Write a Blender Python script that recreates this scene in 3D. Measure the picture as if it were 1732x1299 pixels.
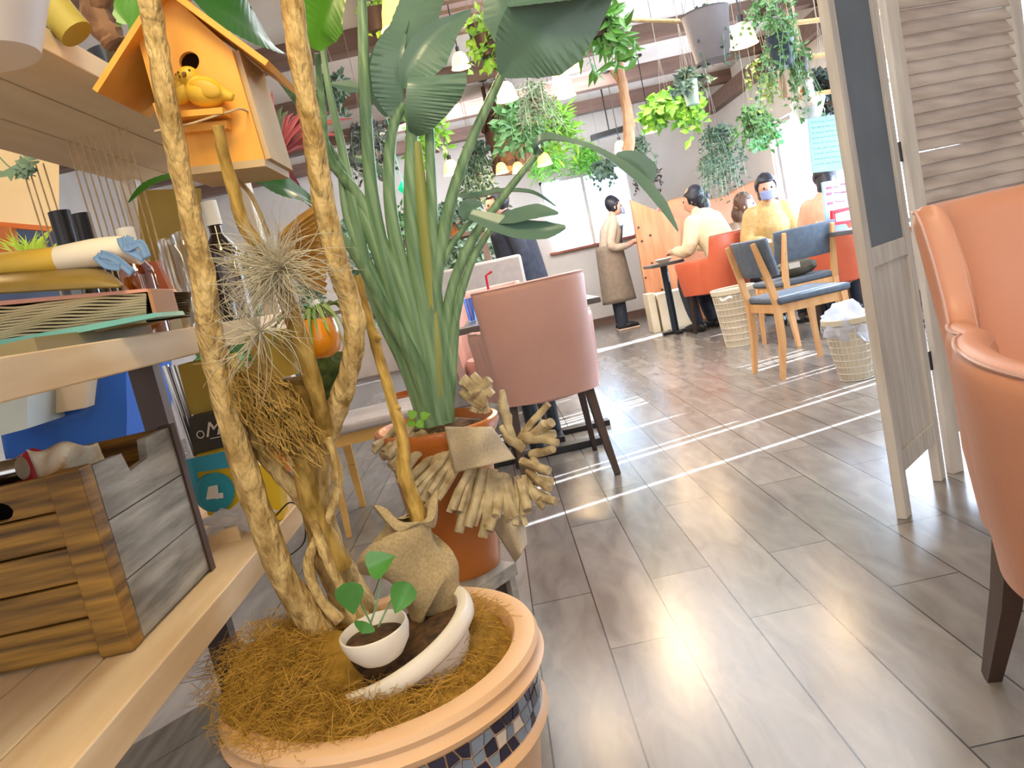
import bpy, bmesh, math, random
from mathutils import Vector, Matrix, noise
PI = math.pi
C = bpy.context.scene.collection
for o in list(bpy.data.objects): bpy.data.objects.remove(o)

# ---------------- camera ----------------
FPX = 1300.0; PH = math.radians(7.84); TH = math.radians(12.5); HC = 0.92
cam_d = bpy.data.cameras.new('camera'); cam = bpy.data.objects.new('camera', cam_d); C.objects.link(cam)
cam_d.sensor_width = 36; cam_d.lens = 36 * FPX / 1732; cam_d.clip_start = 0.03; cam_d.clip_end = 200
_f = Vector((0, math.cos(PH), -math.sin(PH))); _d = Vector((0, -math.sin(PH), -math.cos(PH))); _x = Vector((1, 0, 0))
_cx = _x * math.cos(TH) + _d * math.sin(TH); _cy = _x * math.sin(TH) - _d * math.cos(TH); _cz = -_f
M4 = Matrix((( _cx.x, _cy.x, _cz.x, 0), (_cx.y, _cy.y, _cz.y, 0), (_cx.z, _cy.z, _cz.z, HC), (0, 0, 0, 1)))
cam.matrix_world = M4
bpy.context.scene.camera = cam

# ---------------- view and exposure ----------------
vs = bpy.context.scene.view_settings
vs.view_transform = 'Standard'; vs.look = 'None'; vs.gamma = 1.0; vs.use_curve_mapping = False; vs.exposure = 0.30

# ---------------- sky: bright and bluish over the street, dimmer behind ----------------
w = bpy.data.worlds.new('sky'); bpy.context.scene.world = w; w.use_nodes = True
nt = w.node_tree; nt.nodes.clear()
tc = nt.nodes.new('ShaderNodeTexCoord'); dp = nt.nodes.new('ShaderNodeVectorMath'); dp.operation = 'DOT_PRODUCT'
dp.inputs[1].default_value = (0.5, 0.86, 0.0)
nt.links.new(tc.outputs['Generated'], dp.inputs[0])
mr = nt.nodes.new('ShaderNodeMapRange'); mr.inputs[1].default_value = -0.2; mr.inputs[2].default_value = 0.35
nt.links.new(dp.outputs['Value'], mr.inputs[0])
mx = nt.nodes.new('ShaderNodeMix'); mx.data_type = 'RGBA'
mx.inputs[6].default_value = (1.50, 1.44, 1.42, 1); mx.inputs[7].default_value = (3.2, 4.8, 6.8, 1)
nt.links.new(mr.outputs[0], mx.inputs[0])
bg = nt.nodes.new('ShaderNodeBackground'); bg.inputs[1].default_value = 1.0
nt.links.new(mx.outputs[2], bg.inputs[0])
wo = nt.nodes.new('ShaderNodeOutputWorld'); nt.links.new(bg.outputs[0], wo.inputs[0])

# ---------------- sun low through the right-hand windows ----------------
sd = bpy.data.lights.new('sun', 'SUN'); sd.energy = 60; sd.angle = math.radians(0.35); sd.color = (0.76, 0.87, 1.0)
so = bpy.data.objects.new('sun', sd); C.objects.link(so)
so.rotation_euler = Vector((-1, -0.30, -0.46)).to_track_quat('-Z', 'Y').to_euler()
so.location = (6, 8, 5)
def area(name, loc, to, sx, sy, e, col):
    l = bpy.data.lights.new(name, 'AREA'); l.shape = 'RECTANGLE'; l.size = sx; l.size_y = sy; l.energy = e; l.color = col
    o = bpy.data.objects.new(name, l); C.objects.link(o); o.location = loc
    o.rotation_euler = (Vector(to) - Vector(loc)).to_track_quat('-Z', 'Y').to_euler(); return o
# area lights added as fill, not room fixtures (warm over the shelf, neutral over the dining room)
area('added_fill_light_front', (-0.1, 0.1, 2.35), (-0.55, 1.15, 0.8), 0.7, 0.5, 23, (1.0, 0.82, 0.48))
area('added_fill_light_room', (0.9, 5.0, 2.5), (0.9, 5.0, 0), 2.6, 4.0, 130, (0.93, 0.95, 1.0))
area('added_fill_light_back', (0.2, 8.2, 2.5), (0.4, 10.5, 1.2), 3.0, 1.0, 75, (0.97, 0.95, 1.0))

# ---------------- pixel -> world point helpers (photo is 1732 x 1299) ----------------
def ray(px, py):
    dx = px - 866; dy = py - 649.5
    u = dx * math.cos(TH) - dy * math.sin(TH); v = dx * math.sin(TH) + dy * math.cos(TH)
    return Vector((u, 0, 0)) + FPX * _f + v * _d
O = Vector((0, 0, HC))
def P(px, py, Y): r = ray(px, py); return O + r * (Y / r.y)
def PZ(px, py, z): r = ray(px, py); return O + r * ((z - HC) / r.z)
def PX(px, py, X): r = ray(px, py); return O + r * (X / r.x)

# ---------------- materials ----------------
MATS = {}
def hexc(h):
    v = [int(h[i:i + 2], 16) / 255 for i in (0, 2, 4)]
    return tuple((c / 12.92 if c <= 0.04045 else ((c + 0.055) / 1.055) ** 2.4) for c in v) + (1,)
def mat(name, c1, c2=None, scale=8, rough=0.6, bump=0.0, stretch=(1, 1, 1), metal=0, trans=0, emit=None, es=0, alpha=1, sheen=0, detail=4, spec=0.5, coat=0, sub=0, bscale=None, lo=.35, hi=.65):
    if name in MATS: return MATS[name]
    m = bpy.data.materials.new(name); m.use_nodes = True; t = m.node_tree; b = t.nodes['Principled BSDF']
    b.inputs['Base Color'].default_value = hexc(c1); b.inputs['Roughness'].default_value = rough; b.inputs['Metallic'].default_value = metal
    b.inputs['Specular IOR Level'].default_value = spec
    if trans: b.inputs['Transmission Weight'].default_value = trans
    if coat: b.inputs['Coat Weight'].default_value = coat; b.inputs['Coat Roughness'].default_value = 0.15
    if sheen: b.inputs['Sheen Weight'].default_value = sheen
    if sub: b.inputs['Subsurface Weight'].default_value = sub; b.inputs['Subsurface Scale'].default_value = 0.01
    if alpha < 1: b.inputs['Alpha'].default_value = alpha
    if emit: b.inputs['Emission Color'].default_value = hexc(emit); b.inputs['Emission Strength'].default_value = es
    if c2 or bump:
        tcn = t.nodes.new('ShaderNodeTexCoord'); mp = t.nodes.new('ShaderNodeMapping'); mp.inputs['Scale'].default_value = stretch
        t.links.new(tcn.outputs['Object'], mp.inputs[0])
        n = t.nodes.new('ShaderNodeTexNoise'); n.inputs['Scale'].default_value = scale; n.inputs['Detail'].default_value = detail
        t.links.new(mp.outputs[0], n.inputs[0])
        if c2:
            r = t.nodes.new('ShaderNodeValToRGB'); r.color_ramp.elements[0].position = lo; r.color_ramp.elements[1].position = hi
            r.color_ramp.elements[0].color = hexc(c1); r.color_ramp.elements[1].color = hexc(c2)
            t.links.new(n.outputs[0], r.inputs[0]); t.links.new(r.outputs[0], b.inputs['Base Color'])
        if bump:
            n2 = n
            if bscale:
                n2 = t.nodes.new('ShaderNodeTexNoise'); n2.inputs['Scale'].default_value = bscale; t.links.new(mp.outputs[0], n2.inputs[0])
            bp = t.nodes.new('ShaderNodeBump'); bp.inputs['Strength'].default_value = bump; bp.inputs['Distance'].default_value = 0.01
            t.links.new(n2.outputs[0], bp.inputs['Height']); t.links.new(bp.outputs[0], b.inputs['Normal'])
    MATS[name] = m; return m
def translucent(name, col, mixf=0.6, transp=0.0):
    if name in MATS: return MATS[name]
    m = bpy.data.materials.new(name); m.use_nodes = True; t = m.node_tree; t.nodes.clear()
    d = t.nodes.new('ShaderNodeBsdfDiffuse'); tr = t.nodes.new('ShaderNodeBsdfTranslucent'); mx = t.nodes.new('ShaderNodeMixShader'); o = t.nodes.new('ShaderNodeOutputMaterial')
    d.inputs[0].default_value = hexc(col); tr.inputs[0].default_value = hexc(col); mx.inputs[0].default_value = mixf
    t.links.new(d.outputs[0], mx.inputs[1]); t.links.new(tr.outputs[0], mx.inputs[2])
    if transp:
        tp = t.nodes.new('ShaderNodeBsdfTransparent'); m2 = t.nodes.new('ShaderNodeMixShader'); m2.inputs[0].default_value = transp
        t.links.new(mx.outputs[0], m2.inputs[1]); t.links.new(tp.outputs[0], m2.inputs[2]); t.links.new(m2.outputs[0], o.inputs[0])
    else: t.links.new(mx.outputs[0], o.inputs[0])
    MATS[name] = m; return m
def glassy(name, col='FFFFFF', gloss=0.12, rough=0.05):
    if name in MATS: return MATS[name]
    m = bpy.data.materials.new(name); m.use_nodes = True; t = m.node_tree; t.nodes.clear()
    g = t.nodes.new('ShaderNodeBsdfGlossy'); g.inputs['Roughness'].default_value = rough
    tp = t.nodes.new('ShaderNodeBsdfTransparent'); tp.inputs[0].default_value = hexc(col)
    mx = t.nodes.new('ShaderNodeMixShader'); mx.inputs[0].default_value = gloss; o = t.nodes.new('ShaderNodeOutputMaterial')
    t.links.new(tp.outputs[0], mx.inputs[1]); t.links.new(g.outputs[0], mx.inputs[2]); t.links.new(mx.outputs[0], o.inputs[0])
    MATS[name] = m; return m

# ---------------- geometry builder (world coordinates; converted to the parent's local frame) ----------------
def wloc(o):
    l = Vector((0, 0, 0))
    while o is not None: l += o.location; o = o.parent
    return l
class B:
    def __init__(s): s.v = []; s.f = []; s.mi = []; s.m = 0
    def add(s, vs, fs):
        k = len(s.v); s.v += [Vector(v) for v in vs]
        for f in fs: s.f.append([k + i for i in f]); s.mi.append(s.m)
        return s
    def box(s, x0, x1, y0, y1, z0, z1, R=None, bev=0):
        vs = [Vector((x, y, z)) for z in (z0, z1) for y in (y0, y1) for x in (x0, x1)]
        if R: vs = [R @ v for v in vs]
        return s.add(vs, [(0, 2, 3, 1), (4, 5, 7, 6), (0, 1, 5, 4), (2, 6, 7, 3), (0, 4, 6, 2), (1, 3, 7, 5)])
    def bar(s, a, b, w, h, up=(0, 0, 1), w2=None, h2=None):
        a = Vector(a); b = Vector(b); t = (b - a).normalized(); sd = t.cross(Vector(up))
        if sd.length < 1e-4: sd = t.cross(Vector((0, 1, 0)))
        sd.normalize(); u = sd.cross(t); vs = []
        for p, ww, hh in ((a, w, h), (b, w2 or w, h2 or h)):
            for sx, sy in ((-1, -1), (1, -1), (1, 1), (-1, 1)): vs.append(p + sd * sx * ww / 2 + u * sy * hh / 2)
        return s.add(vs, [(0, 3, 2, 1), (4, 5, 6, 7), (0, 1, 5, 4), (1, 2, 6, 5), (2, 3, 7, 6), (3, 0, 4, 7)])
    def tube(s, pts, r, n=10, caps=True, flat=1.0, rough=0.0, seed=0, up=(0.13, 0.97, 0.2)):
        pts = [Vector(p) for p in pts]; N = len(pts)
        rs = [r] * N if isinstance(r, (int, float)) else list(r)
        u = Vector(up); k = len(s.v)
        for i, p in enumerate(pts):
            t = (pts[min(i + 1, N - 1)] - pts[max(i - 1, 0)]).normalized()
            sd = t.cross(u)
            if sd.length < 1e-4: sd = t.orthogonal()
            sd.normalize(); w_ = sd.cross(t)
            for j in range(n):
                a = 2 * PI * j / n; rr = rs[i]
                if rough: rr *= 1 + rough * noise.noise(Vector((math.cos(a) * 1.5, math.sin(a) * 1.5, i * 0.7 + seed)))
                s.v.append(p + sd * math.cos(a) * rr + w_ * math.sin(a) * rr * flat)
        for i in range(N - 1):
            for j in range(n):
                a = k + i * n + j; b = k + i * n + (j + 1) % n
                s.f.append([a, b, b + n, a + n]); s.mi.append(s.m)
        if caps:
            s.f.append([k + j for j in range(n)][::-1]); s.mi.append(s.m)
            s.f.append([k + (N - 1) * n + j for j in range(n)]); s.mi.append(s.m)
        return s
    def lathe(s, prof, c, n=40, ax=(0, 0, 1), sx=1, sy=1, a0=0, a1=2 * PI):
        c = Vector(c); q = Vector((0, 0, 1)).rotation_difference(Vector(ax).normalized()); k = len(s.v)
        full = abs(a1 - a0 - 2 * PI) < 1e-5; m = n if full else n + 1
        for (r, z) in prof:
            for j in range(m):
                a = a0 + (a1 - a0) * j / n
                s.v.append(c + q @ Vector((r * math.cos(a) * sx, r * math.sin(a) * sy, z)))
        for i in range(len(prof) - 1):
            for j in range(n if full else n):
                j2 = (j + 1) % m if full else j + 1
                a = k + i * m + j; b = k + i * m + j2
                s.f.append([a, b, b + m, a + m]); s.mi.append(s.m)
        return s
    def ball(s, c, r, sc=(1, 1, 1), n=12, rough=0, seed=0, R=None):
        c = Vector(c); k = len(s.v); m = n * 2
        for i in range(n + 1):
            th = PI * i / n
            for j in range(m):
                a = 2 * PI * j / m; d = Vector((math.sin(th) * math.cos(a), math.sin(th) * math.sin(a), math.cos(th)))
                rr = r * (1 + (rough * noise.noise(d * 2.3 + Vector((seed, 0, 0))) if rough else 0))
                v = Vector((d.x * sc[0], d.y * sc[1], d.z * sc[2])) * rr
                s.v.append(c + (R @ v if R else v))
        for i in range(n):
            for j in range(m):
                a = k + i * m + j; b = k + i * m + (j + 1) % m
                s.f.append([a, a + m, b + m, b]); s.mi.append(s.m)
        return s
    def grid(s, fn, nu, nv, closed_u=False):
        k = len(s.v)
        for i in range(nu + 1):
            for j in range(nv + 1): s.v.append(Vector(fn(i / nu, j / nv)))
        for i in range(nu):
            for j in range(nv):
                a = k + i * (nv + 1) + j; s.f.append([a, a + 1, a + nv + 2, a + nv + 1]); s.mi.append(s.m)
        return s
    def leaf(s, pts, ws, up=(0, 0, 1), fold=0.3, rip=0.0, rf=40, seg=3, asym=0):
        pts = [Vector(p) for p in pts]; N = len(pts); k = len(s.v); W = 2 * seg + 1
        for i, p in enumerate(pts):
            t = (pts[min(i + 1, N - 1)] - pts[max(i - 1, 0)]).normalized(); sd = t.cross(Vector(up)).normalized(); nn = sd.cross(t)
            for j in range(-seg, seg + 1):
                x = j / seg; ww = ws[i] * (1 + asym * (1 if x > 0 else -1))
                s.v.append(p + sd * x * ww * (1 - 0.15 * fold * abs(x)) + nn * (fold * abs(x) * ww + rip * ww * math.sin(rf * i / N + 2 * x) * abs(x)))
        for i in range(N - 1):
            for j in range(W - 1):
                a = k + i * W + j; s.f.append([a, a + 1, a + 1 + W, a + W]); s.mi.append(s.m)
        return s
    def leaf4(s, p, d, n, L, w_):
        p = Vector(p); d = Vector(d).normalized(); sd = d.cross(Vector(n))
        if sd.length < 1e-3: sd = d.orthogonal()
        sd.normalize(); nn = sd.cross(d)
        vs = [p, p + d * L * .45 + sd * w_ / 2 + nn * w_ * .15, p + d * L - nn * w_ * .1, p + d * L * .45 - sd * w_ / 2 + nn * w_ * .15, p + d * L * .5]
        return s.add(vs, [(0, 1, 4), (1, 2, 4), (2, 3, 4), (3, 0, 4)])
    def build(s, name, mats, parent=None, smooth=True, kind=None, label=None, cat=None, group=None, origin=None, bevel=0, remesh=0, subsurf=0, thick=0, angle=40):
        base = wloc(parent) if parent else None
        if parent is None:
            if origin is not None: base = Vector(origin)
            else:
                xs = [v.x for v in s.v]; ys = [v.y for v in s.v]; zs = [v.z for v in s.v]
                base = Vector(((min(xs) + max(xs)) / 2, (min(ys) + max(ys)) / 2, min(zs)))
            if kind == 'structure': base = Vector((0, 0, 0))
        me = bpy.data.meshes.new(name); me.from_pydata([v - base for v in s.v], [], s.f)
        if not isinstance(mats, (list, tuple)): mats = [mats]
        for m in mats: me.materials.append(m)
        me.polygons.foreach_set('material_index', s.mi)
        me.polygons.foreach_set('use_smooth', [bool(smooth)] * len(me.polygons)); me.update()
        o = bpy.data.objects.new(name, me); C.objects.link(o)
        if parent: o.parent = parent
        else: o.location = base
        if thick: md = o.modifiers.new('t', 'SOLIDIFY'); md.thickness = thick; md.offset = 0
        if remesh:
            md = o.modifiers.new('r', 'REMESH'); md.mode = 'VOXEL'; md.voxel_size = remesh; md.use_smooth_shade = True
            md = o.modifiers.new('s', 'SMOOTH'); md.iterations = 4
        if bevel: md = o.modifiers.new('b', 'BEVEL'); md.width = bevel; md.segments = 2; md.limit_method = 'ANGLE'; md.angle_limit = math.radians(35)
        if subsurf: md = o.modifiers.new('ss', 'SUBSURF'); md.levels = subsurf; md.render_levels = subsurf
        if smooth and not remesh and not subsurf:
            try: me.set_sharp_from_angle(angle=math.radians(angle))
            except Exception: pass
        if kind: o['kind'] = kind
        if label: o['label'] = label
        if cat: o['category'] = cat
        if group: o['group'] = group
        return o
def thing(name, label, cat, loc=(0, 0, 0), group=None, kind=None):
    o = bpy.data.objects.new(name, None); C.objects.link(o); o.location = loc; o.empty_display_size = 0.1
    o['label'] = label; o['category'] = cat
    if group: o['group'] = group
    if kind: o['kind'] = kind
    return o
def dup(root, loc=None, rotz=None, label=None, group=None, scale=None):
    r = root.copy(); C.objects.link(r)
    if loc is not None: r.location = loc
    if rotz is not None: r.rotation_euler = (0, 0, rotz)
    if scale: r.scale = (scale,) * 3
    if label: r['label'] = label
    if group: r['group'] = group
    for ch in list(root.children):
        c = ch.copy(); C.objects.link(c); c.parent = r
        for g in list(ch.children):
            d = g.copy(); C.objects.link(d); d.parent = c
    return r
def cr(pts, n=6):
    """Catmull-Rom resample"""
    pts = [Vector(p) for p in pts]; out = []
    for i in range(len(pts) - 1):
        p0 = pts[max(i - 1, 0)]; p1 = pts[i]; p2 = pts[i + 1]; p3 = pts[min(i + 2, len(pts) - 1)]
        for k in range(n):
            t = k / n
            out.append(0.5 * ((2 * p1) + (-p0 + p2) * t + (2 * p0 - 5 * p1 + 4 * p2 - p3) * t * t + (-p0 + 3 * p1 - 3 * p2 + p3) * t ** 3))
    out.append(pts[-1]); return out
def lerp(a, b, t): return a + (b - a) * t
def rsm(vals, n):
    out = []
    for i in range(len(vals) - 1):
        for k in range(n): out.append(lerp(vals[i], vals[i + 1], k / n))
    out.append(vals[-1]); return out
def PL(seq, Y):
    """list of (px,py[,Y]) -> points"""
    return [P(q[0], q[1], q[2] if len(q) > 2 else Y) for q in seq]

# ================= MATERIALS =================
def plank_floor():
    m = bpy.data.materials.new('floor planks'); m.use_nodes = True; t = m.node_tree; b = t.nodes['Principled BSDF']
    g = t.nodes.new('ShaderNodeNewGeometry'); sp = t.nodes.new('ShaderNodeSeparateXYZ'); t.links.new(g.outputs['Position'], sp.inputs[0])
    ax = t.nodes.new('ShaderNodeMath'); ax.operation = 'ADD'; ax.inputs[1].default_value = -0.0725 + 17.2
    t.links.new(sp.outputs[0], ax.inputs[0])
    ay = t.nodes.new('ShaderNodeMath'); ay.operation = 'ADD'; ay.inputs[1].default_value = 20.0
    t.links.new(sp.outputs[1], ay.inputs[0])
    cb = t.nodes.new('ShaderNodeCombineXYZ'); t.links.new(ay.outputs[0], cb.inputs[0]); t.links.new(ax.outputs[0], cb.inputs[1])
    br = t.nodes.new('ShaderNodeTexBrick'); t.links.new(cb.outputs[0], br.inputs[0])
    br.inputs['Scale'].default_value = 1; br.inputs['Brick Width'].default_value = 0.92; br.inputs['Row Height'].default_value = 0.1722
    br.inputs['Mortar Size'].default_value = 0.0022; br.inputs['Mortar Smooth'].default_value = 0.2; br.offset = 0.37; br.offset_frequency = 2
    br.inputs['Color1'].default_value = hexc('77726E'); br.inputs['Color2'].default_value = hexc('8E8882'); br.inputs['Mortar'].default_value = hexc('2A2624')
    br.inputs['Bias'].default_value = 0.0
    mp = t.nodes.new('ShaderNodeMapping'); mp.inputs['Scale'].default_value = (1, 0.28, 1); t.links.new(g.outputs['Position'], mp.inputs[0])
    n = t.nodes.new('ShaderNodeTexNoise'); n.inputs['Scale'].default_value = 14; n.inputs['Detail'].default_value = 6; n.inputs['Distortion'].default_value = 0.8; t.links.new(mp.outputs[0], n.inputs[0])
    r = t.nodes.new('ShaderNodeValToRGB'); r.color_ramp.elements[0].position = .3; r.color_ramp.elements[1].position = .72
    r.color_ramp.elements[0].color = (0.74, 0.71, 0.69, 1); r.color_ramp.elements[1].color = (1.15, 1.13, 1.10, 1); t.links.new(n.outputs[0], r.inputs[0])
    mu = t.nodes.new('ShaderNodeMix'); mu.data_type = 'RGBA'; mu.blend_type = 'MULTIPLY'; mu.inputs[0].default_value = 1
    t.links.new(br.outputs['Color'], mu.inputs[6]); t.links.new(r.outputs[0], mu.inputs[7]); t.links.new(mu.outputs[2], b.inputs['Base Color'])
    n2 = t.nodes.new('ShaderNodeTexNoise'); n2.inputs['Scale'].default_value = 55; n2.inputs['Detail'].default_value = 3; t.links.new(mp.outputs[0], n2.inputs[0])
    rr = t.nodes.new('ShaderNodeMapRange'); rr.inputs[3].default_value = 0.20; rr.inputs[4].default_value = 0.27; t.links.new(n.outputs[0], rr.inputs[0]); t.links.new(rr.outputs[0], b.inputs['Roughness'])
    bp = t.nodes.new('ShaderNodeBump'); bp.inputs['Strength'].default_value = 0.06; bp.inputs['Distance'].default_value = 0.002
    t.links.new(n2.outputs[0], bp.inputs['Height']); t.links.new(bp.outputs[0], b.inputs['Normal'])
    b.inputs['Specular IOR Level'].default_value = 0.75
    return m
FLOOR = plank_floor()
WALL = mat('plaster', 'D0CBC6', 'D8D4D0', 3, .85, .05)
CEIL = mat('ceiling plaster', 'D3CCC6', 'DED8D2', 2, .9)
BEAM = mat('brown beam', '6C544A', '7C6458', 6, .6, .1, (.3, 3, 3))
DARKW = mat('dark stained wood', '33241E', '463026', 6, .5, .1, (1, 1, .2))
REDW = mat('reddish wood', '8A4634', 'A05A42', 6, .5)
PINE = mat('pine board', 'D4B488', 'E6CEA8', 5, .55, .08, (4, .5, 4))
PINEX = mat('pine underside', 'D6C2A2', 'E0CEB0', 5, .7, .05, (5, .4, 5))
ORW = mat('birdhouse pine', 'E8A13C', 'F2B04A', 4, .5, .04, (6, 6, .6))
BURNT = mat('torched crate wood', '3E2609', 'A67A2C', 9, .6, .3, (.5, 1, 8), lo=.3, hi=.68)
GREYW = mat('weathered grey wood', '8A867C', 'B4AEA2', 9, .7, .25, (5, .6, 5))
CRS = mat('crate grey side', '6A655C', 'A39C90', 7, .7, .3, (2, .8, 6))
WHW = mat('whitewashed wood', 'BEB6AE', 'D6D0C8', 6, .6, .1, (5, 5, .5))
LOUV = mat('louvre wood', 'AA9C92', 'C6BAB0', 7, .6, .12, (.6, 3, 3))
SLATE = mat('slate blue board', '606A76', '6C7682', 4, .65)
BEECH = mat('beech wood', 'D29C63', 'E0B07A', 6, .45, .04, (4, 4, .5))
KNOT = mat('knotty partition wood', 'B5774E', 'CB9068', 4, .6, .08, (3, 3, .6))
BARK = mat('pale tree bark', '94743A', 'D2B478', 34, .8, .9, (1.6, 1.6, .7), lo=.32, hi=.6, detail=9, bscale=70)
BARK2 = mat('yellow stick bark', '8A6A22', 'C4A050', 34, .75, .6, (2, 2, .6))
PEACH = mat('salmon leather', 'C88A6C', 'D09478', 3, .42, .04, bscale=90)
PINK = mat('dusty pink leather', 'BF958A', 'C89E92', 3, .42, .04, bscale=90)
ORANGE = mat('orange leather', 'C85F40', 'D26A49', 3, .45)
BLUEC = mat('slate fabric', '56616E', '616C7A', 30, .8, .1)
GREYC = mat('grey upholstery', 'A29B98', 'ABA4A0', 20, .8)
BLACK = mat('black metal', '17181A', None, 8, .35, spec=.5)
CHROME = mat('chrome', 'B8B8BA', None, 8, .2, metal=1)
WHITE = mat('white ceramic', 'E6DCCB', 'EDE4D5', 3, .35)
CREAM = mat('cream plastic', 'D8CBB0', 'E2D6BE', 3, .5)
MOSB = mat('planter stone', 'DDAE7E', 'E6BC92', 5, .5, .05)
NAVY = mat('navy tile', '1F2238', '2A2440', 20, .15, spec=.8)
GTILE = mat('grey blue tile', '78828F', '8B95A0', 20, .15, spec=.8)
CTILE = mat('ivory tile', 'D9C6AE', 'E0D2BC', 20, .2)
COIR = mat('coconut fibre', '8A6616', 'AA822C', 40, .9, .5)
SOIL = mat('dark bark soil', '3A2A18', '6A4A28', 60, .9, .8)
TERRA = mat('glazed terracotta', 'B05E1F', 'C9762E', 5, .28, .05, coat=.4)
STICK = mat('driftwood stick', '9A8460', 'D4C39C', 26, .8, .3, (1, 1, 1))
STICKE = mat('cut stick end', 'C9AE82', 'B0905C', 40, .8)
BURLAP = mat('burlap', 'A08C66', 'B49E76', 220, .95, .12, detail=2)
BURLAPY = mat('linen cloth', 'BCAB90', 'CCBCA0', 220, .95, .1, detail=2)
STRE = mat('bird of paradise leaf', '587866', '688874', 5, .36, .05, coat=.2)
STRE2 = mat('bright leaf', '4E8A1E', '5E9C2A', 5, .35, coat=.1)
STEM = mat('green stalk', '587C56', '86A67C', 14, .38, .06, (5, 5, .25))
STEM2 = mat('yellow green stalk', '8A8F44', '9CA052', 8, .4, .04, (3, 3, .4))
LGRN = mat('lime leaf', '6FA92E', '84BE3E', 6, .45)
MGRN = mat('mid green leaf', '4E7A42', '5F8E50', 6, .5)
DGRN = mat('dark grey green leaf', '3E5648', '4C6656', 6, .55)
RLEAF = mat('red pink leaf', 'A8455A', 'C76A70', 8, .5)
BARKC = mat('rough brown bark', '5E4232', '8C6A50', 18, .9, .8, (2, 2, .4))
AIRP = mat('silver air plant', 'B0A68C', 'C8C0A8', 20, .8)
MOSS = mat('dry brown moss', '6A4E1A', '8A6A2A', 30, .9)
YBIRD = mat('yellow bird', 'DDAE2C', 'E6BC3C', 10, .5)
BEAK = mat('dark bird detail', '6A4A20', None, 8, .5)
TWINE = mat('twine', 'B79A72', 'C9AE86', 60, .9)
SKIN = mat('skin', 'D8A48C', None, 8, .5, sub=.1)
HAIR = mat('black hair', '1E1C26', '2A2834', 30, .4)
HAIRB = mat('brown hair', '4A3428', '5E4436', 30, .45)
CREAMK = mat('cream knit', 'E0CFA8', 'E8DAB8', 40, .9, .2)
TAN = mat('mustard tan fleece', 'CCAA6E', 'D8B984', 40, .95, .4)
NAVYC = mat('navy cloth', '262C3A', '323848', 20, .85)
APRON = mat('taupe apron', '7B6E60', '877A6B', 20, .85)
SHIRT = mat('beige shirt', 'B8A794', 'C4B4A2', 20, .85)
MASKM = mat('pale blue mask', '9AA6D8', None, 8, .8)
GLASS = glassy('clear glass', 'FFFFFF', .12, .03)
WIN = glassy('window glass', 'FFFFFF', .06, .02)
BOTG = mat('black bottle glass', '10120E', None, 8, .08, spec=.8, coat=.5)
SHADE = mat('lit glass shade', 'FFE0A0', None, 8, .4, emit='FFB840', es=3.4)
SHADEW = mat('lit shade mouth', 'FFFFFF', None, 8, .4, emit='FFEBC4', es=9)
SHADEB = mat('lit bulb', 'FFFFFF', None, 8, .4, emit='FFF2D8', es=60)
CURT = translucent('sheer curtain', 'F4F8FF', .6)
PAPER = mat('white paper', 'E8E4DC', None, 8, .7)
TEALP = mat('pale teal sheet', 'A9DDD6', 'B4E6DE', 4, .7)
RED = mat('red plastic', 'D22F3C', None, 8, .4)
BAG = translucent('clear plastic bag', 'E4EAFA', .5, .45)
WIRE = mat('white wire', 'D9D2C4', None, 8, .5)

# ================= ROOM SHELL =================
def box_s(name, a, m, parent=None): b = B(); b.box(*a); return b.build(name, m, parent, smooth=False, kind='structure')
box_s('floor', (-3.6, 3.6, -2.5, 10.7, -0.06, 0), FLOOR)
box_s('ceiling', (-3.6, 3.6, -2.5, 10.7, 2.78, 2.86), CEIL)
box_s('wall_left', (-3.7, -3.5, -2.5, 10.7, 0, 2.78), WALL)
# back wall with window opening X .93..2.1 z 1.08..2.02
b = B(); b.box(-3.5, .93, 10.5, 10.7, 0, 2.78); b.box(2.1, 3.6, 10.5, 10.7, 0, 2.78); b.box(.93, 2.1, 10.5, 10.7, 0, 1.10); b.box(.93, 2.1, 10.5, 10.7, 2.04, 2.78)
b.build('wall_back', WALL, smooth=False, kind='structure')
wf = bpy.data.objects.new('window_1', None); C.objects.link(wf); wf['kind'] = 'structure'
b = B(); b.box(.93, .97, 10.52, 10.6, 1.1, 2.04); b.box(2.06, 2.1, 10.52, 10.6, 1.1, 2.04); b.box(1.49, 1.53, 10.54, 10.58, 1.1, 2.04); b.box(.93, 2.1, 10.52, 10.6, 2.0, 2.04)
b.build('window_frame', WHW, wf, smooth=False)
b = B(); b.box(.97, 2.06, 10.555, 10.562, 1.1, 2.0); b.build('window_pane', WIN, wf, smooth=False)
b = B(); b.box(.88, 2.15, 10.42, 10.56, 1.07, 1.10); b.build('window_sill', REDW, wf, smooth=False)
# right wall: posts and long window Y 3.3..8.3, z .68..1.93
b = B(); b.box(3.4, 3.6, 8.8, 10.5, 0, 2.78); b.box(3.4, 3.6, -2.5, 3.3, 0, 2.78); b.box(3.4, 3.6, 3.3, 8.8, 0, .62); b.box(3.4, 3.6, 3.3, 8.8, 1.93, 2.78)
b.build('wall_right', WALL, smooth=False, kind='structure')
wr = bpy.data.objects.new('window_2', None); C.objects.link(wr); wr['kind'] = 'structure'
b = B()
for y in (3.3, 4.52, 5.75, 6.98, 8.75): b.box(3.48, 3.53, y, y + .05, .62, 1.93)
b.box(3.48, 3.53, 3.3, 8.8, .62, .66); b.box(3.48, 3.53, 3.3, 8.8, 1.89, 1.93)
b.build('window_frame', WHW, wr, smooth=False)
b = B(); b.box(3.50, 3.506, 3.35, 8.75, .66, 1.89); b.build('window_pane', WIN, wr, smooth=False)
b = B(); b.box(3.36, 3.5, 3.28, 8.82, .59, .62); b.build('window_sill', REDW, wr, smooth=False)
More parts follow.
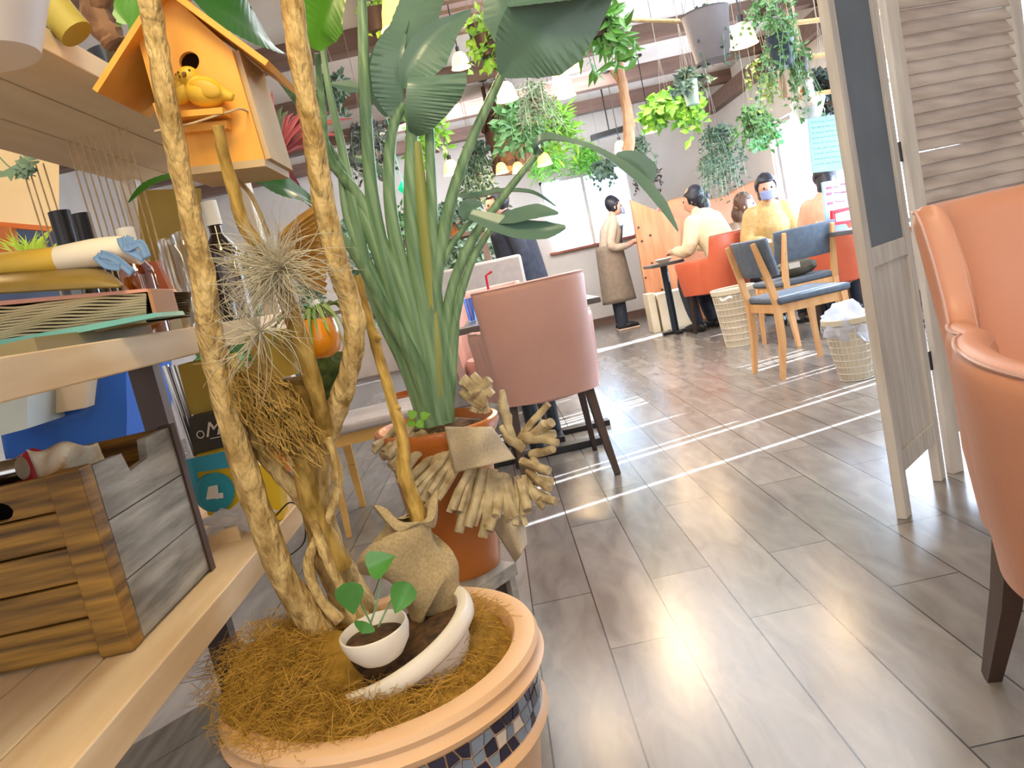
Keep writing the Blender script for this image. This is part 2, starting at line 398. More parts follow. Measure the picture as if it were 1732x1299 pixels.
b = B(); b.box(-3.5, 3.4, 10.47, 10.5, 0, .1); b.build('baseboard_back', BEAM, smooth=False, kind='structure')
b = B(); b.box(3.37, 3.4, 4, 10.47, 0, .1); b.build('baseboard_right', BEAM, smooth=False, kind='structure')
for i, Y in enumerate((4.15, 5.6, 7.01, 8.45, 9.7)):
    box_s('trim_%d' % (i + 1), (-3.5, 3.4, Y - .07, Y + .07, 2.64, 2.78), BEAM)
box_s('trim_6', (3.28, 3.4, 2, 10.5, 2.42, 2.6), BEAM)
box_s('trim_7', (-.35, -.27, 3.2, 10.5, 2.70, 2.78), BEAM)
# sheer curtains in the long window; strips and narrow gaps shaped to throw the sun streaks on the floor
gaps = [(3.84, .028, .9), (4.28, .035, .75), (4.37, .018, .75), (4.84, .030, .66), (4.93, .018, .66), (5.38, .05, .66), (5.47, .03, .66), (5.53, .03, .66), (5.64, .02, .66), (6.2, .02, .8), (7.35, .05, .7), (8.05, .04, .75), (8.45, .5, .7)]
ed = [3.3] + [v for g in gaps for v in (g[0] - g[1] / 2, g[0] + g[1] / 2)] + [8.8]
curt_names = ['white sheer curtain strip in the long side window, behind the folding screen', 'white sheer curtain panel in the long side window, right of the teal sheet', 'white sheer curtain panel in the long side window, nearest the seated diners']
ORD = ('first second third fourth fifth sixth seventh eighth ninth tenth eleventh twelfth thirteenth fourteenth fifteenth').split()
for i in range(0, len(ed), 2):
    y0, y1 = ed[i], ed[i + 1]; b = B(); n = max(4, int((y1 - y0) * 60))
    b.grid(lambda u, v: (3.43 + .008 * math.sin((y0 + u * (y1 - y0)) * 75), y0 + u * (y1 - y0), .62 + v * 1.3), n, 3)
    b.build('sheer_curtain', CURT, label='white sheer curtain strip in the side window, %s counted from the near end' % ORD[i // 2], cat='curtain', group='sheer curtain strips in the side window')
# back window lace
for (x0, x1, lb) in ((.95, 1.2, 'short white lace curtain at the left side of the back window'), (1.75, 2.09, 'short white lace curtain at the right side of the back window, behind the waitress')):
    b = B(); b.grid(lambda u, v: (x0 + u * (x1 - x0), 10.46 + .012 * math.sin((x0 + u * (x1 - x0)) * 70), 1.12 + v * .9), 18, 3)
    b.build('lace_curtain', CURT, label=lb, cat='curtain', group='lace curtains in the back window')
# slatted wooden ceiling rack over the middle
t_ = thing('ceiling_slat_rack', 'brown wooden slat rack hung flat under the ceiling above the tall plant', 'ceiling rack', (.5, 4.0, 2.45))
for X in (-.1, .45): b = B(); b.box(X - .025, X + .025, 3.3, 5.2, 2.50, 2.56); b.build('rail', BEAM, t_, smooth=False)
for k in range(13): b = B(); y = 3.35 + k * .145; b.box(-.2, .55, y, y + .06, 2.47, 2.50); b.build('slat', BEAM, t_, smooth=False)
for X in (-.1, .45):
    for y in (3.4, 5.1): b = B(); b.tube([(X, y, 2.55), (X, y, 2.785)], .006, 6); b.build('hanger_rod', BLACK, t_)

# ================= STORAGE RACK =================
rng = random.Random(5)
XR = -.505
rk = thing('storage_rack', 'pale pine storage rack with dark posts holding crate, bottles and books, beside the potted tree', 'shelf', (-.75, 1.1, 0))
b = B()
for k in range(5): x1 = XR - k * .104; b.box(x1 - .101, x1, .30, 1.86, .50, .545)
b.build('lower_shelf', PINE, rk, smooth=False, bevel=.002)
b = B(); b.box(XR - .40, XR, .30, 1.93, .906, .952)
b.build('middle_shelf', PINE, rk, smooth=False, bevel=.002)
b = B()
for k in range(3): x1 = XR - k * .104; b.box(x1 - .100, x1, .30, 2.0, 1.34, 1.375)
b.build('upper_shelf', PINEX, rk, smooth=False, bevel=.0015)
for (x, y) in ((-.86, 1.87), (-.545, 1.87), (-.86, .33)):
    b = B(); b.box(x - .03, x + .03, y - .02, y + .02, 0, .906); b.build('post', DARKW if x < -.7 else WHW, rk, smooth=False)
for (x, y) in ((-.53, 1.9), (-.80, 1.94)):
    b = B(); b.box(x - .02, x + .02, y - .02, y + .02, .952, 1.34); b.build('upper_post', WHW, rk, smooth=False)

# ---- wooden crate on the lower shelf ----
c0 = PZ(230, 1100, .545); cz0 = .546; cz1 = .80; cy0 = c0.y; cy1 = 1.275; cx1 = c0.x; cx0 = cx1 - .36
cr_ = thing('wooden_crate', 'dark torched wooden crate with grey side, full of groceries, on the lower rack shelf', 'crate', ((cx0 + cx1) / 2, (cy0 + cy1) / 2, cz0))
for k in range(5):
    z0 = cz0 + .006 + k * .0495
    b = B()
    if k == 4:
        hx = [(-.730, .013), (-.724, .021), (-.714, .026), (-.682, .026), (-.674, .021), (-.670, .013), (-.674, .006), (-.682, .002), (-.714, .002), (-.724, .006)]   # rounded handle slot
        x0_, x1_ = cx0, cx1 - .03; out = [(x0_, .013), (x0_, .047), (-.714, .047), (-.682, .047), (x1_, .047), (x1_, .013), (x1_, 0), (-.682, 0), (-.714, 0), (x0_, 0)]
        vv = [(x, y, z0 + z) for y in (cy0 + .008, cy0 + .020) for x, z in hx + out]; ff = []
        for i in range(10):
            j = (i + 1) % 10; ff += [(i, 10 + i, 10 + j, j), (20 + j, 30 + j, 30 + i, 20 + i), (i, j, 20 + j, 20 + i), (10 + i, 30 + i, 30 + j, 10 + j)]
        b.add(vv, ff)
    else: b.box(cx0, cx1 - .03, cy0 + .008, cy0 + .020, z0, z0 + .047)
    b.build('front_slat', BURNT, cr_, smooth=False, bevel=.0025)
b = B(); b.box(cx1 - .045, cx1, cy0 - .006, cy0 + .028, cz0, cz1); b.build('corner_post', BURNT, cr_, smooth=False, bevel=.003)
b = B(); b.box(cx1 - .02, cx1 + .003, cy1 - .018, cy1, cz0, cz1 + .004); b.build('end_strip', DARKW, cr_, smooth=False)
for k in range(3):
    z0 = cz0 + .004 + k * .085; b = B()
    if k < 2: b.box(cx1 - .014, cx1 - .001, cy0 + .03, cy1 - .01, z0, z0 + .083)
    else: b.add([(x, y, z) for x in (cx1 - .014, cx1 - .001) for (y, z) in ((cy0 + .03, z0), (cy1 - .01, z0), (cy1 - .01, cz1), (cy0 + .19, cz1), (cy0 + .18, cz1 - .03), (cy0 + .12, cz1 - .035), (cy0 + .11, cz1 - .006), (cy0 + .03, cz1 - .004))],
                [tuple(range(8)), tuple(range(15, 7, -1))] + [(i, i + 8, (i + 1) % 8 + 8, (i + 1) % 8) for i in range(8)])
    b.build('side_board', CRS, cr_, smooth=False)
b = B(); b.box(cx0, cx0 + .012, cy0 + .02, cy1, cz0, cz1); b.box(cx0, cx1 - .01, cy1 - .012, cy1 - .001, cz0, cz1); b.build('rear_boards', BURNT, cr_, smooth=False)
b = B(); b.box(cx0, cx1 - .014, cy0 + .02, cy1 - .012, cz0, cz0 + .01); b.build('crate_bottom', BURNT, cr_, smooth=False)
# contents
SNACK = mat('black snack bag foil', '15151A', 'B8301E', 14, .3, .5, lo=.56, hi=.66, detail=2)
def pillow(name, c, sx, sy, sz, m, label, cat, R=None, seed=0, rough=.25, group=None):
    b = B(); b.ball(c, 1, (sx, sy, sz), 12, rough, seed, R); return b.build(name, m, label=label, cat=cat, group=group)
pillow('snack_bag', (cx0 + .10, cy0 + .12, cz1 - .035), .085, .05, .085, SNACK, 'black foil snack bag with red and orange print, sticking out of the crate', 'bag', Matrix.Rotation(.5, 3, 'Y'), 3)
pillow('red_packet', (cx0 + .215, cy0 + .17, cz1 - .03), .04, .02, .055, RED, 'small shiny red packet behind the paper wrapper in the crate', 'packet', Matrix.Rotation(-.6, 3, 'Y'), 9)
b = B()
FP = mat('food print paper', 'E8DFC8', 'C08A2C', 9, .55, .1, lo=.45, hi=.6)
b.grid(lambda u, v: P(45 + 120 * u + 20 * v, 760 + 6 * math.sin(9 * u) + 48 * v - 14 * u, 1.06 + .02 * math.sin(7 * u + 3 * v) + .05 * u), 16, 8)
b.build('paper_wrapper', FP, label='crumpled white paper wrapper with yellow food print at the crate front', cat='wrapper', thick=.0012)
b = B(); b.tube([P(-6, 802, 1.05), P(38, 792, 1.05)], .016, 20); b.build('metal_tin', CHROME, label='shiny silver tin lying at the left of the crate', cat='tin')
b = B(); b.box(cx0 + .14, cx1 - .03, cy0 + .15, cy1 - .03, cz0 + .06, cz1 - .05); b.build('cardboard_pack', mat('kraft', 'A87E46', 'BC9258', 6, .8), label='brown cardboard pack low inside the dark crate', cat='box', smooth=False)

# ---- things behind the crate on the lower shelf ----
TBOX = mat('teal print', '2E9DB4', None, 6, .5); YBOX = mat('yellow print', 'E2BE22', None, 6, .5)
tb = thing('snack_box', 'blue and yellow printed carton with a round teal emblem, behind the crate', 'box', P(385, 850, 1.5))
def face(b, q, Y, dy=.06):
    f = [P(x, y, Y) for x, y in q]; g = [p + Vector((-.01, dy, 0)) for p in f]
    n = len(q); b.add(f + g, [tuple(range(n)), tuple(range(2 * n - 1, n - 1, -1))] + [(i, i + n, (i + 1) % n + n, (i + 1) % n) for i in range(n)])
    return b
b = B(); face(b, [(322, 778), (382, 762), (470, 800), (478, 880), (352, 872)], 1.5, .08); b.build('carton', YBOX, tb, smooth=False)
b = B(); face(b, [(322, 776), (386, 762), (392, 790), (328, 800)], 1.496, .003); face(b, [(328, 800), (334, 799), (342, 850), (338, 850)], 1.496, .003); b.build('blue_band', mat('blue band', '3AA6C8', None, 6, .5), tb, smooth=False)
b = B(); cc = [(366 + 31 * math.cos(a * PI / 12), 832 + 33 * math.sin(a * PI / 12)) for a in range(24)]; face(b, cc[::-1], 1.494, .004); b.build('round_emblem', TBOX, tb, smooth=False)
b = B(); face(b, [(360, 822), (368, 820), (370, 842), (356, 844)], 1.492, .002); face(b, [(371, 834), (377, 833), (378, 842), (372, 843)], 1.492, .002); b.build('emblem_print', PAPER, tb, smooth=False)
# chalkboard style black bag with lettering
kb = thing('black_gift_bag', 'black paper bag with white script lettering, behind the crate', 'bag', P(352, 740, 1.56))
b = B(); face(b, [(318, 708), (395, 690), (412, 765), (330, 778)], 1.56, .07); b.build('bag_body', mat('black paper', '3C3B38', '4A4843', 12, .8), kb, smooth=False)
fc = bpy.data.curves.new('lettering', 'FONT'); fc.body = 'Mich'; fc.size = .042; fc.shear = .4; fc.extrude = .0006
fo_ = bpy.data.objects.new('lettering_curve', fc); C.objects.link(fo_); bpy.context.view_layer.update(); me_ = bpy.data.meshes.new_from_object(fo_.evaluated_get(bpy.context.evaluated_depsgraph_get())); bpy.data.objects.remove(fo_); me_.materials.clear(); me_.materials.append(PAPER); fo = bpy.data.objects.new('lettering', me_)
C.objects.link(fo); fo.parent = kb; pl = P(347, 740, 1.545); fo.location = pl - kb.location; fo.rotation_euler = (PI / 2, 0, 0)
b = B(); b.tube([P(339 + 6 * math.cos(a), 735 + 6 * math.sin(a), 1.552) for a in [k * PI / 8 for k in range(17)]], .0012, 5); b.tube([P(356, 742, 1.552), P(380, 737, 1.552)], .0009, 5); b.build('printed_ring', PAPER, kb)
b = B(); face(b, [(300, 618), (385, 600), (400, 700), (322, 702)], 1.62, .09); b.build('kraft_bag', mat('olive kraft paper', 'B59A3C', 'C2A94E', 5, .8), smooth=False, label='folded ochre paper bag standing under the middle shelf, above the black bag', cat='bag')
b = B(); b.tube([P(279, 618, 1.62), P(330, 770, 1.62)], .008, 10); b.tube([P(292, 618, 1.62), P(338, 760, 1.62)], .005, 8); b.build('chrome_rail', CHROME, label='slanting chrome rail beside the dark rack post', cat='rail')
b = B(); face(b, [(352, 905), (400, 890), (412, 925), (362, 950)], 1.42, .05); b.build('wood_block', PINE, smooth=False, label='small pale wooden block under the clear plastic bag', cat='block')
b = B(); b.ball(P(395, 882, 1.45), 1, (.058, .03, .024), 14, .9, 4); b.build('plastic_bag', BAG, label='crumpled clear plastic bag on the small wooden block behind the crate', cat='bag')
b = B(); b.tube(cr([P(405, 820, 1.44), P(420, 860, 1.42), P(455, 880, 1.42), P(490, 850, 1.45), P(512, 870, 1.45), P(515, 915, 1.45), P(490, 940, 1.5)], 6), .0016, 6); b.build('cable', BLACK, label='thin black cable looping over the rack edge beside the trunks', cat='cable')

# ---- behind the rack ----
wb = thing('storage_tote', 'pale grey storage tote with beige tote beside it, seen below the middle shelf', 'box', P(60, 690, 2.1))
b = B(); face(b, [(-30, 658), (46, 650), (46, 725), (-30, 745)], 2.1, .3); b.build('grey_tote_body', mat('pale grey plastic', '9AA2A0', 'A6AEAC', 4, .5), wb, smooth=False)
b = B(); face(b, [(48, 640), (158, 624), (152, 634), (144, 690), (62, 705), (48, 668)], 2.25, .3); b.build('beige_tote_body', mat('beige plastic', 'B7A48C', 'C2B098', 4, .5), wb, smooth=False)
bc = thing('blue_plastic_chair', 'bright blue moulded plastic chair behind the rack, left of the dark post', 'chair', P(150, 790, 2.4) * 1)
bc.location.z = 0
BLUEP = mat('blue plastic', '1F55A8', '2A63B8', 4, .4)
prof = [(212, 596), (212, 650), (213, 720), (205, 752), (150, 762), (70, 768), (10, 775)]
inn = [(160, 600), (158, 640), (145, 672), (118, 690), (80, 704), (40, 712), (0, 722)]
b = B(); N_ = len(prof)
pa = cr([P(x, y, 2.35) for x, y in prof], 4); pb = cr([P(x, y, 2.30) for x, y in inn], 4); pc = [p + Vector((-.02, .38, 0)) for p in pa]
b.grid(lambda u, v: (lerp(pb[int(round(u * (len(pa) - 1)))], pa[int(round(u * (len(pa) - 1)))], min(v * 2, 1)) if v <= .5 else lerp(pa[int(round(u * (len(pa) - 1)))], pc[int(round(u * (len(pa) - 1)))], v * 2 - 1)), len(pa) - 1, 8)
b.build('chair_shell', BLUEP, bc, thick=.008)
for (x, y) in ((-1.23, 2.45), (-1.23, 2.75), (-1.55, 2.45), (-1.55, 2.75)):
    b = B(); b.tube([(x, y, .58), (x, y, 0)], .012, 8); b.build('leg', CHROME, bc)
bl = thing('roll_blind', 'cream roll blind with orange hem at the far left, behind the strings', 'blind', P(50, 330, 2.9))
b = B(); face(b, [(-60, 245), (100, 262), (100, 386), (-60, 372)], 2.9, .01); b.build('blind_fabric', mat('cream blind', 'E8CFA0', 'EED8AE', 3, .9), bl, smooth=False)
b = B(); face(b, [(-60, 370), (100, 384), (100, 392), (-60, 379)], 2.895, .02); b.build('hem', mat('orange hem', 'D0743A', None, 3, .7), bl, smooth=False)
b = B(); face(b, [(-20, 380), (18, 384), (27, 440), (-20, 440)], 2.85, .05); b.build('window_post', mat('orange post', 'A85A26', 'BC6E36', 5, .6), smooth=False, label='short orange brown wooden post under the cream blind', cat='post')
b = B(); face(b, [(-60, 378), (110, 392), (150, 620), (-60, 640)], 3.3, .02); b.build('dark_window', mat('dusk blue glass', '4A5A80', '5A6C92', 4, .2), smooth=False, label='bluish window pane below the cream roll blind', cat='window pane')
b = B()
for k in range(70):
    p0 = P(60 + rng.uniform(-22, 22), 445, 2.3); d = Vector((rng.uniform(-.8, .8), rng.uniform(-.5, .5), 1)).normalized() * rng.uniform(.05, .12)
    b.leaf([p0, p0 + d * .6, p0 + d + Vector((d.x * .3, 0, -.01))], [.003, .0025, .0003], (0, 1, 0), 0, seg=1)
gp = thing('grass_plant', 'bright yellow green grass plant in a small pot, left of the black wine bottles', 'plant', P(60, 470, 2.3)); b.build('grass_blades', mat('bright grass', '9CC03A', 'B4D452', 8, .5), gp)
b = B(); b.lathe([(0, 0), (.05, 0), (.062, .08), (.055, .08), (.05, .07), (0, .07)], P(60, 480, 2.3), 20); b.build('plant_pot', WHITE, gp)

# ---- things on the middle shelf ----
def bottle(name, p, h, r, neck, m, capm, label, caplen=.06, cat='bottle', group=None):
    t = thing(name, label, cat, p, group); b = B()
    b.lathe([(0, 0), (r, 0), (r, h * .55), (r * .95, h * .62), (neck, h * .74), (neck, h * .97), (neck * 1.15, h * .975), (neck * 1.15, h), (0, h)], p, 24); b.build('glass_body', m, t)
    b = B(); b.lathe([(neck * 1.1, h - caplen), (neck * 1.22, h - caplen), (neck * 1.22, h + .003), (0, h + .003)], p, 20); b.build('bottle_cap', capm, t)
    return t
p = PZ(105, 530, .953); 
bottle('wine_bottle', Vector((P(112, 400, 1.56).x, 1.56, .953)), .275, .038, .0165, BOTG, mat('black capsule', '1E1C20', None, 8, .35), 'black wine bottle with green glint, left one of two behind the strings', .085)
bottle('wine_bottle', Vector((P(147, 400, 1.68).x, 1.68, .953)), .285, .038, .0155, BOTG, mat('black capsule', '1E1C20'), 'dark wine bottle, right one of two, partly behind its neighbour', .085)
bottle('liqueur_bottle', Vector((P(368, 400, 1.75).x, 1.75, .953)), .265, .036, .014, mat('brown bottle glass', '2A1A12', None, 8, .1, coat=.4), PAPER, 'dark brown bottle with a white cap behind the silver air plant', .05)
bottle('spirit_bottle', Vector((P(214, 400, 1.3).x, 1.3, .953)), .175, .028, .012, glassy('amber glass', 'D89A40', .2, .05), PAPER, 'small amber glass bottle with white cap behind the blue ribbon', .03)
for (x, Y, h, r, lb) in ((300, 1.45, .17, .022, 'tall clear glass jar beside the left trunk'), (330, 1.62, .20, .03, 'wide clear glass jar between the left trunk and the silver air plant'), (408, 1.6, .13, .03, 'clear glass tumbler behind the silver air plant')):
    b = B(); q = P(x, 480, Y); b.lathe([(0, .004), (r, .004), (r, h * .8), (r * .7, h * .9), (r * .7, h), (r * .62, h), (r * .62, h * .9), (r * .9, h * .78), (r * .9, .012), (0, .012)], (q.x, Y, .951), 20)
    b.build('glass_jar', GLASS, label=lb, cat='jar')
b = B(); face(b, [(232, 322), (340, 318), (350, 560), (250, 560)], 1.80, .02); b.build('ochre_board', mat('ochre board', 'A88A3A', 'BFA250', 4, .7), smooth=False, label='upright ochre board standing at the back of the middle shelf', cat='board')
b = B(); face(b, [(218, 455), (262, 440), (292, 500), (288, 560), (235, 560)], 1.42, .05); b.build('orange_box', mat('orange brown box', '9E4A24', 'B8603A', 6, .6), smooth=False, label='orange brown box behind the books on the middle shelf', cat='box')
b = B(); b.bar(P(243, 440, 1.36), P(275, 560, 1.36), .008, .012); b.build('wood_ruler', mat('warm strip', 'A06A28'), smooth=False, label='thin brown wooden strip leaning beside the orange box', cat='strip')
# albums
al = thing('photo_album', 'open fanned album with pink top cover and teal bottom cover on the middle shelf', 'book', P(130, 560, 1.08))
def slab(b, q, Y, dy): return face(b, q, Y, dy)
b = B(); slab(b, [(-60, 586), (262, 529), (266, 536), (-60, 602)], 1.05, .12); b.build('teal_cover', mat('teal cover', '5FA39A', '6FB0A6', 6, .4), al, smooth=False)
b = B(); slab(b, [(-60, 514), (248, 488), (252, 493), (-60, 522)], 1.06, .12); b.build('pink_cover', mat('pink cover', 'C98A72', 'D69A82', 6, .5), al, smooth=False)
b = B(); slab(b, [(248, 488), (254, 489), (266, 532), (259, 533)], 1.06, .10); b.build('spine', mat('tan spine', 'A8764C'), al, smooth=False)
b = B()
for k in range(13):
    y0 = 521 + k * 4.9
    pts = [P(x, y0 - (x - 10) * (.10 + .003 * k) + 2.6 * math.sin(x * .028 + k * .35) + 1.2 * math.sin(x * .06 + k * .9), 1.07 + .002 * k) for x in range(-60, 250, 14)]
    n0 = len(b.v)
    for q in pts: b.v += [q, q + Vector((0, .16, 0)), q + Vector((0, .16, .0030)), q + Vector((0, 0, .0030))]
    for i in range(len(pts) - 1):
        for j in range(4): b.f.append([n0 + i * 4 + j, n0 + i * 4 + (j + 1) % 4, n0 + i * 4 + 4 + (j + 1) % 4, n0 + i * 4 + 4 + j]); b.mi.append(0)
b.build('pages', mat('cream pages', 'C2AE84', 'D6C49C', 10, .8), al)
b = B(); b.box(-.905, -.555, .95, 1.40, .953, .972); b.build('grey_album', mat('olive grey cover', '7E7350', '8F8460', 5, .6), smooth=False, label='flat olive grey album lying under the fanned album', cat='book')
b = B(); b.grid(lambda u, v: P(-60 + 268 * u, 498 - 14 * u - (34 * math.sin(PI * (1 - abs(2 * u - 1) ** 3) * .5)) * (1 - abs(2 * v - 1) ** 2) ** .5 * (1 if v < .5 else 1), 1.04 + .22 * v), 24, 10)
b.build('leather_pouch', mat('olive brown leather', '5E4C1C', '8A7030', 7, .45, .15), label='shiny olive brown pouch on top of the fanned album', cat='pouch', thick=.004)
wrp = thing('wrapped_parcel', 'white and yellow wrapped parcel with blue ribbon on top of the pouch', 'parcel', P(120, 450, 1.1))
b = B(); b.m = 0
path = cr([P(-40, 452, 1.12), P(60, 443, 1.12), P(100, 438, 1.12), P(160, 428, 1.12), P(205, 422, 1.12), P(240, 428, 1.12)], 5)
b.tube(path, rsm([.017, .018, .018, .020, .019, .017], 5), 14, flat=1.0)
b.mi = [1 if (sum(b.v[i].x for i in f) / len(f)) < P(100, 440, 1.12).x else 0 for f in b.f]
b.build('parcel_paper', [mat('white wrap', 'DDD2BE', 'E6DCCA', 6, .7), mat('yellow wrap', 'D0A83A', 'DAB64A', 6, .6)], wrp)
b = B()
for q in ([(163, 432), (180, 448), (203, 452)], [(205, 402), (212, 418), (245, 438)], [(222, 400), (215, 420), (238, 412), (250, 436)], [(170, 430), (195, 438), (225, 462)]):
    b.leaf(cr([P(x, y, 1.095 - .004 * i) for i, (x, y) in enumerate(q)], 5), rsm([.006] * len(q), 5), (0, -1, .2), .3, seg=2)
b.build('ribbon', mat('blue ribbon', '5E7FA8', '6E8FB8', 8, .6), wrp, thick=.001)
# string fringe hanging from the upper shelf
sf = thing('string_fringe', 'row of pale hanging strings tied under the upper shelf in front of the bottles', 'hanging strings', P(170, 330, 1.5))
for i, (x0, y0, x1, y1, Y) in enumerate([(30, 258, 62, 400, 1.62), (42, 262, 74, 410, 1.62), (56, 264, 84, 395, 1.62), (70, 266, 94, 400, 1.62)] + [(120 + 12.5 * k, 262 + 3 * k, 155 + 12.0 * k, 408 - 6 * k, 1.5) for k in range(10)]):
    b = B(); a = P(x0, y0, Y); e = P(x1, y1, Y); b.tube([(a.x, Y, 1.341), (a.x + .002, Y, 1.18), (a.x, Y, .985)], .0017, 6); b.build('string', TWINE, sf)
b = B()
for k in range(16):
    q = P(20 + rng.uniform(-20, 25) + k * 2, 285 + rng.uniform(-18, 14), 1.6); b.leaf4(q, (rng.uniform(-1, 1), -.2, rng.uniform(-1, .6)), (0, -1, .2), .03, .022)
b.tube(cr([P(-10, 255, 1.6), P(20, 285, 1.6), P(60, 298, 1.6)], 5), .0015, 5)
b.build('eucalyptus_sprig', mat('eucalyptus', '6E8A70', '7E9A80', 8, .6), label='small grey green leafy sprig hanging at the far left beside the strings', cat='sprig')

# ---- on and above the upper shelf ----
b = B(); b.lathe([(.0, 0), (.035, .0), (.05, .05), (.065, .10), (.07, .16), (.066, .16), (.06, .10), (0, .09)], P(-10, 95, .62), 28, sx=1, sy=1); 
for i, v in enumerate(b.v): v.x += .004 * math.sin(v.z * 90) 
b.build('ruffled_vase', mat('offwhite ceramic', 'D8C8B8', 'E2D4C6', 4, .5), label='blurred off-white ceramic vessel at the top left corner, closest to the camera', cat='vase')
b = B(); b.tube(cr([P(60, -30, 1.12), P(88, 8, 1.12), P(112, 38, 1.12), P(130, 58, 1.12)], 5), .023, 16); b.build('olive_roll', mat('olive cloth', 'A0923A', 'B2A24C', 6, .6), label='olive yellow rolled mat lying on the upper shelf', cat='roll')
b = B(); b.tube(cr([P(150, -60, 1.3), P(158, -10, 1.3), P(170, 40, 1.3), P(195, 75, 1.3)], 5), rsm([.03, .028, .022, .018], 5), 14, rough=.5); b.build('bark_piece', BARKC, label='rough piece of tree bark on the upper shelf, left of the birdhouse', cat='bark')
b = B(); b.lathe([(0, 0), (.04, 0), (.058, .075), (.05, .075), (0, .06)], Vector((P(200, 80, 1.45).x, 1.45, 1.376)), 24); b.build('glossy_pot', BOTG, label='small glossy black pot on the upper shelf behind the birdhouse roof', cat='pot')
b = B()
for (q, w_) in (([(215, 40), (195, 10), (170, -40)], .03), ([(205, 55), (180, 20), (160, 10), (135, -30)], .018), ([(225, 60), (235, 20), (230, -30)], .028)):
    b.leaf(cr(PL(q, 1.45), 4), rsm([.004] + [w_] * (len(q) - 2) + [w_ * .5], 4), (0, -1, .4), .2)
b.build('broad_leaf_plant', STRE2, label='bright green broad leaves rising from the black pot on the upper shelf', cat='plant')

# ================= BIRDHOUSE =================
YB = 1.10
bh = thing('birdhouse', 'orange pine birdhouse with a round hole, tied between the bare trunks', 'birdhouse', P(360, 240, YB + .03))
# front face traced, side receding
fq = [(232, 62), (290, -8), (392, 84), (447, 268), (300, 285), (262, 170)]
hole = (320, 104); hr = 17
def cart(x, y, Y=YB): return P(x, y, Y)
# front panel with a real hole: ring of quads between hole and outline
b = B(); n = 32; outer = []
def rayhit(a):
    dx, dy = math.cos(a), math.sin(a); best = 1e9
    for i in range(len(fq)):
        (x1, y1), (x2, y2) = fq[i], fq[(i + 1) % len(fq)]; ex, ey = x2 - x1, y2 - y1; den = dx * ey - dy * ex
        if abs(den) < 1e-9: continue
        t = ((x1 - hole[0]) * ey - (y1 - hole[1]) * ex) / den; s_ = ((x1 - hole[0]) * dy - (y1 - hole[1]) * dx) / den
        if t > 0 and -1e-6 <= s_ <= 1 + 1e-6: best = min(best, t)
    return (hole[0] + dx * best, hole[1] + dy * best)
angs = sorted([2 * PI * k / n for k in range(n)] + [math.atan2(y - hole[1], x - hole[0]) % (2 * PI) for x, y in fq])
N_ = len(angs); vs_ = []
for dy in (0, .008):
    for a in angs: vs_.append(cart(hole[0] + hr * math.cos(a), hole[1] + hr * math.sin(a)) + Vector((0, dy, 0)))
    for a in angs: q = rayhit(a); vs_.append(cart(*q) + Vector((0, dy, 0)))
fs_ = []
for i in range(N_):
    j = (i + 1) % N_
    fs_ += [(i, N_ + i, N_ + j, j), (2 * N_ + j, 3 * N_ + j, 3 * N_ + i, 2 * N_ + i), (i, j, 2 * N_ + j, 2 * N_ + i), (N_ + i, 3 * N_ + i, 3 * N_ + j, N_ + j)]
b.add(vs_, fs_); b.build('front_panel', ORW, bh, smooth=False)
dep = Vector((.0, .13, 0))
def slabq(q, off, th, m, name, par):   # quad given by two front points, extruded back and thickened
    b = B(); a, c = q; t = (c - a).normalized(); nn = t.cross(Vector((0, 1, 0))).normalized() * th
    b.add([a + off[0], c + off[0], c + off[1], a + off[1], a + off[0] + nn, c + off[0] + nn, c + off[1] + nn, a + off[1] + nn],
          [(0, 1, 2, 3), (7, 6, 5, 4), (0, 4, 5, 1), (1, 5, 6, 2), (2, 6, 7, 3), (3, 7, 4, 0)]); return b.build(name, m, par, smooth=False)
slabq((cart(392, 84), cart(447, 268)), (Vector((0, .008, 0)), dep), .007, GREYW if False else mat('pale side board', 'B59A72', 'C6AC84', 5, .6), 'side_board', bh)
slabq((cart(262, 170), cart(300, 285)), (Vector((0, .008, 0)), dep), -.007, ORW, 'side_board', bh)
slabq((cart(300, 285), cart(447, 268)), (Vector((0, 0, 0)), dep), -.010, mat('pale side board', ''), 'floor_board', bh)
slabq((cart(272, -30), cart(462, 110)), (Vector((0, -.022, 0)), dep + Vector((0, .01, 0))), -.008, ORW, 'roof_board', bh)
slabq((cart(288, -28), cart(170, 157)), (Vector((0, -.022, 0)), dep + Vector((0, .01, 0))), .008, ORW, 'roof_board', bh)
b = B(); b.add([cart(x, y, YB + .125) for x, y in fq], [tuple(range(6))]); b.build('back_panel', DARKW, bh, smooth=False)
b = B(); b.bar(P(292, 200, YB - .018), P(385, 192, YB - .018), .04, .008); b.build('perch_ledge', ORW, bh, smooth=False)
b = B(); b.bar(P(298, 222, YB - .008), P(388, 213, YB - .008), .02, .010); b.build('lower_ledge', ORW, bh, smooth=False)
